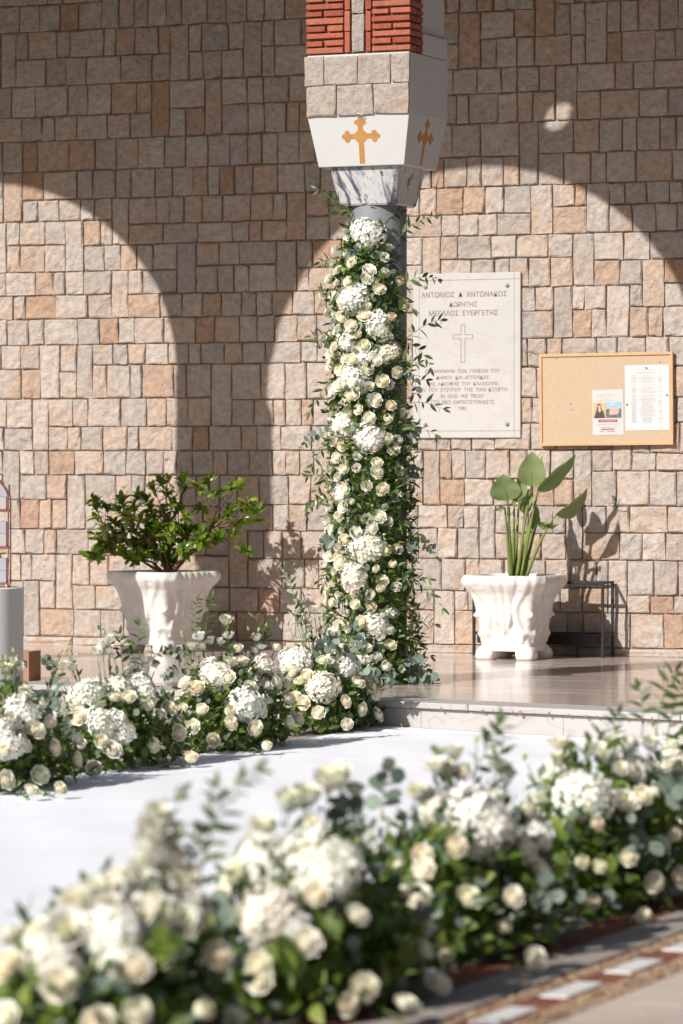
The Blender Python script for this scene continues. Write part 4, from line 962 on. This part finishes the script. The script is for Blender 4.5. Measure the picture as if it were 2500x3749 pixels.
# ================================================================== FLOWER BEDS
BEDS = []
class Bed:
    def __init__(s, label, cpx, L, a, h, d, parent_group):
        s.c = on_z(cpx[0], cpx[1], GZ + .006); s.L, s.a, s.h, s.d = L, a, h, d; s.n = Vector((-d.y, d.x, 0))
        s.t = thing('flower_arrangement', label, 'flowers', s.c, 0, parent_group); s.Lv = Leaves(); s.depth = (s.c - CAM).dot(VIEW); s.pts = []
    def q(s, p):
        r = p - s.c; z = r.z
        return (r.dot(s.d) / s.L) ** 2 + (r.dot(s.n) / s.a) ** 2 + ((z - .02) / s.h) ** 2 if z > -.01 else 4 + abs(z) * 50
    def hit(s, px, py): return ray_hit(px, py, s.q, s.depth - .8, s.depth + .6)
    def foliage(s, n, mix=(.42, .30, .08, .20), ls=1.0):
        def pts(k, r0, r1, zmax=1.0):
            v = unit(k); v[:, 2] = np.abs(v[:, 2]) * zmax; r = rng.uniform(r0, r1, k)[:, None]
            o = np.array(s.d)[None] * (v[:, :1] * s.L) + np.array(s.n)[None] * (v[:, 1:2] * s.a) + np.array([0, 0, 1.0])[None] * (v[:, 2:] * s.h + .015)
            return np.array(s.c)[None] + o * r + np.array([0, 0, .015]), v
        for kind, mi, fr_, s0, s1, r0, r1 in [('leaf', 0, mix[0], .04, .07, .3, .92), ('ruscus', 1, mix[1], .04, .068, .45, 1.04), ('euc', 2, mix[2], .028, .042, .65, 1.03), ('fern', 3, mix[3] * 3, .02, .036, .6, 1.02)]:
            k = int(n * fr_); p, v = pts(k, r0, r1); w_ = np.array(s.d)[None] * v[:, :1] + np.array(s.n)[None] * v[:, 1:2] + np.array([0, 0, 1.0]) * v[:, 2:]
            s.Lv.add(kind, p, w_ * .55 + unit(k) * .8 + np.array([0, 0, .15]), w_ + unit(k) * .6 + np.array([0, 0, .35]), rng.uniform(s0, s1, k) * ls, rng.random(k), mi)
    def stem_to(s, p):
        b = s.c + s.d * (p - s.c).dot(s.d) * .45 + s.n * (p - s.c).dot(s.n) * .45; b.z = s.c.z + min(.12, (p.z - s.c.z) * .4)
        s.Lv.tube([b, b.lerp(p, .5) + Vector((0, 0, .02)), p], [.0034, .003, .0024], 4)
        for i in range(3):
            t = random.uniform(.35, .85); s.Lv.add('ruscus', [b.lerp(p, t)], [(p - b).normalized() + Vector(unit(1)[0]) * .7], [TOCAM], random.uniform(.03, .05), random.random(), 1)
    def finish(s): s.Lv.build('foliage', FOL, s.t, 'stuff')
def assign(beds, px, py):
    best = None
    for b_ in beds:
        p = b_.hit(px, py); q = b_.q(p) if b_.q(p) > 1 else (b_.depth - 60) * .01
        if best is None or q < best[0]: best = (q, b_, p)
    return best[1], best[2]
def place(beds, kind, px, py, size, sink=0.0, k=.5):
    b_, p = assign(beds, px, py)
    if p.z < GZ + .05: p = on_z(px, py, GZ + .05)
    q = b_.q(p); n = grad(b_.q, p) if q > .2 else Vector((0, 0, 1))
    if q > 1.15: n = (n + Vector((0, 0, 1.2))).normalized()
    size *= ({'hydrangea': .95, 'rose': .92} if beds is LBEDS else {'hydrangea': 1.0, 'rose': .92}).get(kind, 1.0)
    bloom(kind, p - n * sink, facing(n, k), size, b_.t); b_.pts.append(p)
    if q > 1.04 or kind == 'bud': b_.stem_to(p - n * size * .6)
    return p
def bspr(beds, a_, b_, kind, n=9, size=.05):
    bd_, A = assign(beds, *a_); dA = (A - CAM).dot(VIEW); B = at_depth(*b_, dA + random.uniform(-.05, .05)); sprig(A, B, kind, bd_.t, n, size)
def fill_blooms(beds, n, s0, s1, zmin=.25):
    for b_ in beds:
        c_ = 0
        for i in range(400):
            if c_ >= n: break
            v = Vector(unit(1)[0]); v.z = abs(v.z)
            if v.z < zmin: continue
            p = b_.c + b_.d * v.x * b_.L + b_.n * v.y * b_.a + Vector((0, 0, .02 + v.z * b_.h))
            if b_.pts and min((p - q_).length for q_ in b_.pts) < .085: continue
            nn = grad(b_.q, p); kd = random.choice(['rose', 'lisianthus', 'rose', 'bud']); bloom(kd, p, facing(nn, .3), random.uniform(s0, s1) if kd != 'bud' else .036, b_.t); b_.pts.append(p); c_ += 1
GRP1, GRP2 = 'flower mounds along the far edge of the carpet', 'flower mounds along the near edge of the carpet'
LBEDS = [Bed('flower mound of cream roses in front of the white pedestal', (10, 2886), .56, .27, .42, ld, GRP1), Bed('flower mound with three hydrangeas in front of the shrub planter', (430, 2806), .58, .26, .39, ld, GRP1),
         Bed('flower mound with tall white lisianthus spikes between shrub planter and column', (850, 2738), .56, .26, .43, ld, GRP1), Bed('flower mound touching the step at the foot of the column', (1215, 2672), .42, .23, .42, ld, GRP1)]
FBEDS = [Bed('blurred near flower mound with a tall white spike', (430, 3925), .42, .28, .42, fd, GRP2), Bed('blurred near flower mound with the largest white hydrangea head', (1150, 3672), .50, .27, .45, fd, GRP2),
         Bed('near flower mound with a big hydrangea between two other mounds beside the banded pavement', (1705, 3472), .56, .27, .45, fd, GRP2), Bed('near flower mound with white lisianthus and a hydrangea, second from the right frame edge', (2205, 3304), .56, .27, .48, fd, GRP2),
         Bed('near flower mound cut off by the right frame edge with tall dark sprigs', (2635, 3155), .56, .27, .50, fd, GRP2)]
c2 = lambda x, y: (x / 2.0907, 2150 + y / 2.0907)
c3 = lambda x, y: (600 + x / 1.8447, 2200 + y / 1.8447)
c5 = lambda x, y: (x / 1.2544, 2800 + y / 1.2544)
c6 = lambda x, y: (1250 + x / 1.2544, 2700 + y / 1.2544)
for f_, lst in [(c2, [(660, 790, .185), (925, 730, .14), (1060, 700, .17), (1130, 800, .13), (790, 1020, .15), (930, 1060, .15), (180, 940, .16), (60, 1180, .15), (30, 1060, .12), (250, 1010, .10)]),
                (c3, [(350, 460, .175), (680, 440, .165), (760, 520, .13), (875, 375, .18), (575, 685, .19), (1085, 565, .19), (1250, 430, .16), (1180, 350, .11)])]:
    for x, y, s_ in lst: place(LBEDS, 'hydrangea', *f_(x, y), s_, .03)
for f_, lst in [(c2, [(310, 905), (370, 1030), (600, 995), (265, 1095), (180, 1215), (410, 1230), (510, 1120), (770, 1180), (850, 1250), (580, 1320), (720, 1390), (300, 1440), (455, 1545), (40, 1480), (30, 1260), (980, 850), (1125, 910), (1290, 930), (1400, 940), (1360, 1110), (1165, 1210), (1460, 1310), (1420, 750), (1510, 780), (70, 1020), (240, 1560), (200, 830)]),
                (c3, [(150, 570), (225, 595), (490, 325), (430, 520), (255, 740), (440, 745), (445, 830), (645, 745), (610, 860), (330, 940), (95, 890), (690, 985), (840, 820), (905, 800), (830, 660), (890, 655), (945, 690), (920, 545), (750, 550), (820, 570), (880, 490), (755, 320), (1080, 410), (970, 510), (1225, 680), (1330, 730), (1230, 835), (1045, 755), (1440, 770), (1420, 640), (1310, 555), (1390, 590), (1500, 450), (1100, 300), (530, 415), (35, 725)])]:
    for x, y in lst: place(LBEDS, 'rose', *f_(x, y), random.uniform(.074, .094))
for f_, lst in [(c2, [(30, 610), (75, 690), (90, 570), (135, 610), (185, 790), (560, 540), (550, 610), (480, 600), (830, 395), (740, 490), (825, 480), (780, 440), (1040, 570), (1150, 540), (1190, 590), (1110, 600), (1460, 450), (1530, 380), (1515, 510), (1480, 605)]),
                (c3, [(415, 135), (435, 235), (380, 275), (315, 270), (240, 245), (250, 305), (185, 310), (230, 360), (195, 440), (605, 335), (650, 310), (625, 250), (880, 80), (1010, 60), (980, 135), (910, 130), (980, 190), (965, 240), (1070, 200), (1135, 220), (1290, 310), (1370, 320), (1350, 410), (1440, 380), (1390, 500), (130, 740)])]:
    for x, y in lst: place(LBEDS, 'lisianthus', *f_(x, y), random.uniform(.052, .07))
for f_, lst in [(c2, [(45, 550), (130, 540), (105, 490), (440, 520), (470, 490), (510, 480), (530, 430), (1400, 380), (1070, 500)]), (c3, [(130, 235), (120, 220), (450, 130), (470, 125), (570, 190), (600, 230), (690, 170), (640, 200), (840, 155), (905, 30), (980, 95), (930, 15), (1050, 120), (1080, 90)])]:
    for x, y in lst: place(LBEDS, 'bud', *f_(x, y), random.uniform(.026, .036))
for x, y, s_ in [(1485, 445, .205), (1190, 400, .15), (1230, 660, .165), (1330, 720, .10), (540, 740, .15), (220, 880, .13), (720, 650, .11), (600, 880, .11)]: place(FBEDS, 'hydrangea', *c5(x, y), s_, .03)
for x, y, s_ in [(645, 360, .215), (1125, 240, .175), (920, 430, .11), (950, 140, .10), (1370, 110, .11), (1490, 80, .10), (420, 300, .09)]: place(FBEDS, 'hydrangea', *c6(x, y), s_, .03)
for x, y in [(610, 930), (625, 1140), (925, 1130), (270, 1010), (60, 790), (40, 930), (555, 520), (180, 770), (1420, 280), (1400, 400), (1400, 810), (990, 880), (1190, 920), (1190, 990), (930, 690), (870, 735), (1450, 600), (450, 1180), (1080, 500), (20, 1160)]: place(FBEDS, 'rose', *c5(x, y), random.uniform(.072, .088))
for x, y in [(70, 820), (525, 500), (380, 610), (350, 730), (370, 540), (585, 740), (785, 735), (740, 870), (375, 980), (480, 1010), (100, 1145), (440, 1135), (300, 1230), (900, 600), (940, 690), (1100, 570), (1180, 590), (1150, 755), (1315, 550), (1430, 665), (1375, 825), (1545, 640), (890, 1020), (850, 340), (555, 165), (1010, 110), (1520, 40), (1520, 450), (1380, 270), (840, 510), (20, 1230)]: place(FBEDS, 'rose', *c6(x, y), random.uniform(.068, .085))
for x, y in [(720, 230), (700, 300), (790, 320), (690, 380), (750, 420), (660, 470), (800, 430), (720, 520), (640, 540), (800, 560), (850, 530), (780, 690), (830, 720), (500, 570), (430, 600), (350, 640), (500, 660), (640, 700), (730, 880), (310, 760), (1210, 290), (1330, 170), (1400, 150), (1500, 80), (1540, 60), (870, 620)]: place(FBEDS, 'lisianthus', *c5(x, y), random.uniform(.085, .105))
for x, y in [(520, 70), (430, 130), (480, 140), (60, 240), (720, 130), (760, 170), (1180, 60), (1240, 30), (1210, 80), (1290, 60), (1330, 30), (1420, 30), (1280, 150), (1340, 160), (1440, 150), (1500, 120), (1300, 300), (400, 260), (350, 250), (1000, 30)]: place(FBEDS, 'lisianthus', *c6(x, y), random.uniform(.065, .085))
for x, y in [(620, 10), (465, 60), (840, 90), (30, 170), (10, 150), (190, 370), (230, 390), (1130, 20), (1260, -40), (1430, -60)]: place(FBEDS, 'bud', *c6(x, y), random.uniform(.028, .04))
for a_, b_, kd, n, s_ in [((720, 2370), (725, 2195), 'ruscus', 13, .05), ((745, 2360), (775, 2185), 'ruscus', 13, .05), ((690, 2420), (605, 2380), 'euc', 7, .036), ((700, 2450), (600, 2480), 'euc', 7, .036), ((450, 2460), (440, 2320), 'ruscus', 10, .06), ((455, 2470), (510, 2290), 'ruscus', 10, .06), ((430, 2450), (370, 2310), 'ruscus', 7, .055), ((250, 2540), (165, 2410), 'euc', 7, .04), ((240, 2570), (130, 2560), 'euc', 8, .05),
        ((1080, 2330), (1045, 2105), 'ruscus', 12, .055), ((1110, 2340), (1150, 2140), 'ruscus', 10, .05), ((970, 2380), (930, 2260), 'ruscus', 8, .05), ((960, 2370), (1000, 2270), 'ruscus', 9, .04), ((540, 2430), (600, 2380), 'ruscus', 7, .05), ((1160, 2400), (1240, 2330), 'euc', 8, .05), ((1230, 2420), (1330, 2340), 'euc', 8, .05), ((60, 2560), (20, 2420), 'ruscus', 8, .05), ((830, 2430), (820, 2290), 'ruscus', 9, .05), ((1300, 2480), (1430, 2500), 'euc', 7, .045), ((680, 2700), (640, 2640), 'ruscus', 7, .05)]:
    bspr(LBEDS, a_, b_, kd, n, s_)
for a_, b_, kd, n, s_ in [((720, 3250), (930, 2820), 'ruscus', 17, .06), ((700, 3150), (790, 2890), 'ruscus', 10, .06), ((730, 3300), (720, 3050), 'ruscus', 9, .055), ((600, 3150), (660, 2900), 'ruscus', 9, .055), ((1400, 2990), (1440, 2810), 'euc', 6, .06), ((1330, 3030), (1230, 2950), 'euc', 7, .055), ((850, 3300), (760, 3400), 'euc', 7, .05), ((1720, 2860), (1810, 2680), 'ruscus', 10, .06), ((1800, 2880), (1840, 2640), 'ruscus', 9, .06), ((1680, 2860), (1600, 2760), 'ruscus', 9, .055), ((2350, 2700), (2340, 2520), 'ruscus', 9, .065), ((2400, 2700), (2470, 2460), 'ruscus', 11, .07), ((2440, 2720), (2500, 2500), 'ruscus', 11, .07),
        ((2000, 2860), (2080, 2750), 'ruscus', 9, .045), ((1960, 3010), (1900, 3000), 'euc', 6, .055), ((2420, 2930), (2490, 2850), 'euc', 7, .06), ((1950, 3250), (2020, 3290), 'euc', 6, .06), ((2380, 3060), (2370, 3130), 'euc', 4, .07), ((1500, 3560), (1440, 3520), 'leaf', 7, .09), ((1100, 3600), (1030, 3560), 'leaf', 7, .10), ((550, 3560), (580, 3480), 'leaf', 5, .09), ((2200, 2790), (2260, 2620), 'ruscus', 9, .06), ((1250, 3450), (1180, 3420), 'leaf', 7, .09)]:
    bspr(FBEDS, a_, b_, kd, n, s_)
fill_blooms(LBEDS, 15, .055, .078); fill_blooms(FBEDS, 14, .05, .07)
for b_ in LBEDS: b_.foliage(1900); b_.finish()
for b_ in FBEDS: b_.foliage(2300, (.55, .18, .09, .18), 1.1); b_.finish()
# leaf scraps dropped on the carpet
sc_ = Leaves()
for (x, y) in [(1440, 2680), (1395, 2677), (250, 2872), (60, 2940), (1465, 2690), (980, 2840), (1020, 2770)]:
    p = on_z(x, y, GZ + .014); sc_.add('ruscus', [p], unit(1) * np.array([1, 1, 0]), [(0, .1, 1)], random.uniform(.018, .03), .1, 1)
o = sc_.build('fallen_leaves', FOL, None); tag(o, 'scattered leaf scraps on the white carpet', 'leaves', None, 'stuff')

# ================================================================== BROAD-LEAVED PLANT
pot = Vector((RPL.x, RPL.y, .505)); sp_ = thing('broad_leaved_plant', 'upright plant with long stalks and paddle leaves in the white planter', 'plant', pot)
zc = lambda x, y: (1600 + x / 1.742, 1600 + y / 1.742)
dpot = (pot - CAM).dot(VIEW)
def paddle(bx, kb, kt, W, dd, roll, fold, bend=.0, mid=None):
    base = at_depth(*zc(*bx), dpot + dd * .3); base.z = .50
    B = at_depth(*zc(*kb), dpot + dd); Tt = at_depth(*zc(*kt), dpot + dd * 1.6)
    ax = Tt - B; L = ax.length; ax.normalize()
    side = ax.cross(TOCAM).normalized(); nrm = side.cross(ax).normalized(); R_ = Matrix.Rotation(math.radians(roll), 3, ax); side, nrm = R_ @ side, R_ @ nrm
    n_ = 16; mb = MB(); vs = []; W_ = 1.42 * W / 1.742 / 556.0
    for i in range(n_ + 1):
        t = i / n_; w_ = W_ * .5 * (math.sin(math.pi * min(1, t ** .72 * .985 + .012)) ** .75)
        c = B + ax * L * t - nrm * (bend * t * t * L)
        for u in (-1, -.5, 0, .5, 1):
            vs.append(c + side * w_ * u * math.cos(fold * abs(u)) + nrm * (w_ * abs(u) * math.sin(fold) + .006 * math.sin(t * 14 + u * 3) * abs(u)) - pot)
    mb.add(vs, [(i * 5 + j, i * 5 + j + 1, i * 5 + j + 6, i * 5 + j + 5) for i in range(n_) for j in range(4)], 0, rnd=random.random())
    lf = mb.build('leaf', M['strel'], sp_, smooth=True)
    st_ = MB(); m_ = at_depth(*zc(*mid), dpot + dd * .6) if mid else base.lerp(B, .5) + Vector((0, 0, .03))
    pts = [base.lerp(m_, t).lerp(m_.lerp(B, t), t) for t in [i / 8 for i in range(9)]] + [B + ax * L * .5 - nrm * (bend * .25 * L) - nrm * .002, B + ax * L * .9 - nrm * (bend * .81 * L) - nrm * .002]
    st_.tube([p - pot for p in pts], [.0135 - .0010 * i for i in range(9)] + [.0025, .001], 8, 0, rnd=random.random()); st_.build('leaf_stalk', M['strelstalk'], lf, smooth=True)
paddle((505, 870), (598, 315), (607, 95), 128, -.05, 5, .25)
paddle((478, 870), (450, 405), (420, 235), 142, -.08, -10, .3, -.05)
paddle((530, 870), (640, 345), (884, 116), 92, -.02, 38, .5)
paddle((560, 870), (760, 495), (978, 355), 110, .03, 50, .55, .15, (665, 610))
paddle((510, 870), (655, 310), (668, 118), 55, .08, -40, .4)
paddle((495, 870), (522, 400), (533, 205), 66, .06, 30, .5)
paddle((545, 870), (640, 540), (772, 572), 60, .02, 60, .6, .1)
paddle((485, 870), (492, 415), (508, 325), 60, .05, 40, .3)
paddle((520, 870), (560, 490), (585, 330), 70, .09, -20, .4)
paddle((555, 870), (610, 590), (628, 430), 56, .07, 20, .4)
paddle((470, 870), (432, 450), (362, 468), 26, -.08, 30, .5, .2)

# ================================================================== SHRUB
pot2 = Vector((LPL.x, LPL.y, .505)); sh = thing('leafy_shrub', 'spreading glossy green shrub with bare twigs in the white planter', 'shrub', pot2)
zs_ = lambda x, y: (x / 1.4255, 1650 + y / 1.4255); dsh = (pot2 - CAM).dot(VIEW)
tips = [(490, 260), (510, 360), (470, 560), (520, 480), (560, 300), (600, 380), (640, 270), (650, 470), (690, 380), (720, 240), (740, 360), (780, 300), (800, 200), (840, 160), (880, 150), (960, 150), (900, 270), (930, 300), (860, 350), (830, 400), (760, 440), (700, 470), (640, 530), (680, 560), (720, 520), (780, 480), (820, 450), (860, 500), (900, 480), (940, 440), (950, 520), (1000, 420), (1040, 440), (1000, 480), (870, 570), (820, 560), (890, 600), (1120, 380), (1130, 450), (1040, 200), (1050, 290), (1090, 160), (1130, 220), (1200, 190), (1250, 190), (1210, 300), (1260, 280), (1290, 330), (1240, 380), (1330, 320), (1345, 360), (1280, 520), (1180, 330), (1220, 430), (560, 500), (590, 430), (540, 420), (760, 250), (870, 220), (960, 340), (800, 360), (920, 390), (660, 340), (600, 480), (750, 530), (960, 200), (1080, 420), (1290, 280), (800, 420), (880, 430), (840, 520), (740, 470), (910, 540), (850, 300), (700, 300), (620, 320), (980, 530)]
tips += [(random.gauss(820, 110), random.uniform(330, 590)) for _ in range(12)] + [(random.uniform(480, 720), random.uniform(300, 560)) for _ in range(12)] + [(random.uniform(1000, 1160), random.uniform(400, 500)) for _ in range(8)]
br = MB(); SL = Leaves(); base = at_depth(*zs_(880, 612), dsh); base.z = .50
limbs = [((700, 560), .05), ((760, 470), -.05), ((820, 420), .08), ((880, 380), -.06), ((930, 400), .06), ((1010, 450), -.04), ((1060, 500), .05), ((600, 540), -.02), ((1100, 410), .04)]
lim = []
for (q, dd) in limbs:
    p = at_depth(*zs_(*q), dsh + dd); lim.append(p)
    mid = base.lerp(p, .55) + Vector((random.uniform(-.03, .03), random.uniform(-.03, .03), .03)); br.tube([base, base.lerp(mid, .6), mid, p], [.013, .010, .008, .006], 6)
for (x, y) in tips:
    dd = random.uniform(-.17, .15); P = at_depth(*zs_(x, y), dsh + dd)
    A = min(lim, key=lambda a: (a - P).length + (0 if a.z < P.z + .02 else .1))
    mid = A.lerp(P, .5) + Vector((random.uniform(-.03, .03), random.uniform(-.02, .02), random.uniform(-.01, .03)))
    br.tube([A, A.lerp(mid, .6), mid, P], [.0048, .004, .0034, .0022], 5)
    ax = ((P - A).normalized() + Vector((0, 0, .7))).normalized(); k = random.randint(13, 18)
    ds = unit(k) * .75 + np.array(ax)[None] * .55; hue = random.random() * .6 + (.22 if x > 1030 else .12)
    SL.add('shrub', [P + ax * random.uniform(-.035, .01) for _ in range(k)], ds, np.array(ax)[None] + unit(k) * .4, rng.uniform(.052, .085, k), np.clip(hue + rng.uniform(-.2, .3, k), 0, 1), 0)
bo = MB(); bo.add([Vector(v) - pot2 for v in br.v], br.f); bo.build('branches', M['bark'], sh, smooth=True)
SL.build('foliage', [M['shrub']], sh, 'stuff')

# ================================================================== PLANT STAND, PEDESTAL, BOX
sx1, sx0 = on_y(2206, 2300, -.25).x, on_y(1735, 2300, -.25).x; zt = on_y(2206, 2130, -.25).z; zl_ = on_y(2206, 2326, -.25).z
stn = thing('plant_stand', 'low black metal plant stand behind the white planter', 'stand', ((sx0 + sx1) / 2, -.155, 0)); hw_ = (sx1 - sx0) / 2
for sx in (-1, 1):
    for sy in (-1, 1):
        b_ = MB(); b_.box((sx * hw_, sy * .095, zt / 2), (.018, .018, zt)); b_.build('leg', M['blackmetal'], stn, bevel=.002)
for zz in (zt - .008, zl_):
    for sy in (-1, 1):
        b_ = MB(); b_.box((0, sy * .095, zz), (2 * hw_ - .0185, .016, .016)); b_.build('rail', M['blackmetal'], stn, bevel=.002)
    for sx in (-1, 1):
        b_ = MB(); b_.box((sx * hw_, 0, zz), (.016, .19 - .0185, .016)); b_.build('rail', M['blackmetal'], stn, bevel=.002)
tr_ = MB(); tr_.box((-.02, .006, zl_ - .062), (2 * hw_ - .075, .165, .006)); tr_.box((-.02, -.0795, zl_ - .03), (2 * hw_ - .075, .006, .058)); tr_.box((-.02, .0915, zl_ - .03), (2 * hw_ - .075, .006, .058)); tr_.box((hw_ - .0605, .006, zl_ - .03), (.006, .164, .058)); tr_.build('tray', M['blackmetal'], stn)

pd = at_depth(-47, 2150, 20.8); pdt = pd.z
ped = thing('pedestal', 'white round pedestal at the frame edge carrying the copper stand', 'pedestal', (pd.x, pd.y, GZ - .012))
b_ = MB(); H_ = pdt - GZ + .012; b_.lathe([(.188, 0), (.190, .01), (.199, H_ - .012), (.201, H_ - .004), (.197, H_)], 64); b_.build('drum', M['pedestal'], ped, smooth=True, bevel=.002)
cg = thing('copper_stand', 'arched copper wire stand with lilac boxes on the white pedestal', 'display stand', (pd.x - .012 * RIGHT.x, pd.y, pdt), YAW)
hwid, hh_, rad_ = .131, .60, .131
for sy in (-.07, .07):
    b_ = MB(); arcp = [(hwid, sy, .015), (hwid, sy, .2), (hwid, sy, hh_ - rad_)] + [(hwid * math.cos(q), sy, hh_ - rad_ + rad_ * math.sin(q)) for q in [math.pi * i / 14 for i in range(1, 14)]] + [(-hwid, sy, hh_ - rad_), (-hwid, sy, .2), (-hwid, sy, .015)]
    b_.tube(arcp, .0042, 8); b_.build('arch_wire', M['copper'], cg, smooth=True)
for zz in (.018, .215, .415):
    b_ = MB(); b_.box((0, -.07, zz), (2 * hwid + .008, .004, .014)); b_.box((0, .07, zz), (2 * hwid + .008, .004, .014)); b_.box((-hwid, 0, zz), (.004, .136, .014)); b_.box((hwid, 0, zz), (.004, .136, .014)); b_.box((0, 0, zz - .0045), (2 * hwid - .005, .134, .003)); b_.build('shelf', M['copper'], cg)
for sx in (-1, 1):
    for sy in (-.07, .07):
        b_ = MB(); b_.lathe([(.001, 0), (.007, .003), (.009, .008), (.006, .014), (.002, .017)], 10, (sx * hwid * .93, sy, 0)); b_.build('ball_foot', M['copper'], cg, smooth=True)
cnt = 0; ORD = ['lowest', 'second', 'third', 'fourth', 'fifth', 'topmost']
for zz in (.0255, .2225, .4225):
    for q in range(2):
        lab = ORD[cnt]; b_ = MB(); hb = .066; b_.box((0, 0, hb / 2), (.235 if cnt != 5 else .262, .115, hb))
        o = b_.build('lilac_box', M['lilac'] if cnt not in (2, 4) else M['lilac2'], None, bevel=.002)
        o.matrix_world = Matrix.Translation(Vector((pd.x - .012 * RIGHT.x, pd.y, pdt + zz + q * (hb + .001)))) @ Matrix.Rotation(YAW, 4, 'Z')
        tag(o, lab + ' of the six flat lilac boxes in the copper stand' if cnt in (0, 5) else lab + ' lilac box from below in the copper stand', 'box', 'lilac boxes in the copper stand'); cnt += 1
cbx = on_z(105, 2495, 0); box = thing('cardboard_box', 'brown cardboard box on the porch floor behind the white pedestal', 'box', (cbx.x - .16, cbx.y + .10, 0), .1)
b_ = MB(); b_.box((0, 0, .085), (.28, .18, .17)); b_.build('carton', M['cardboard'], box, bevel=.002)
b_ = MB(); b_.box((.115, -.0905, .10), (.028, .001, .04)); b_.build('printed_mark', M['printrobe'], box)
b_ = MB(); b_.box((0, 0, .1705), (.27, .05, .001)); b_.build('tape', M['printtan'], box)
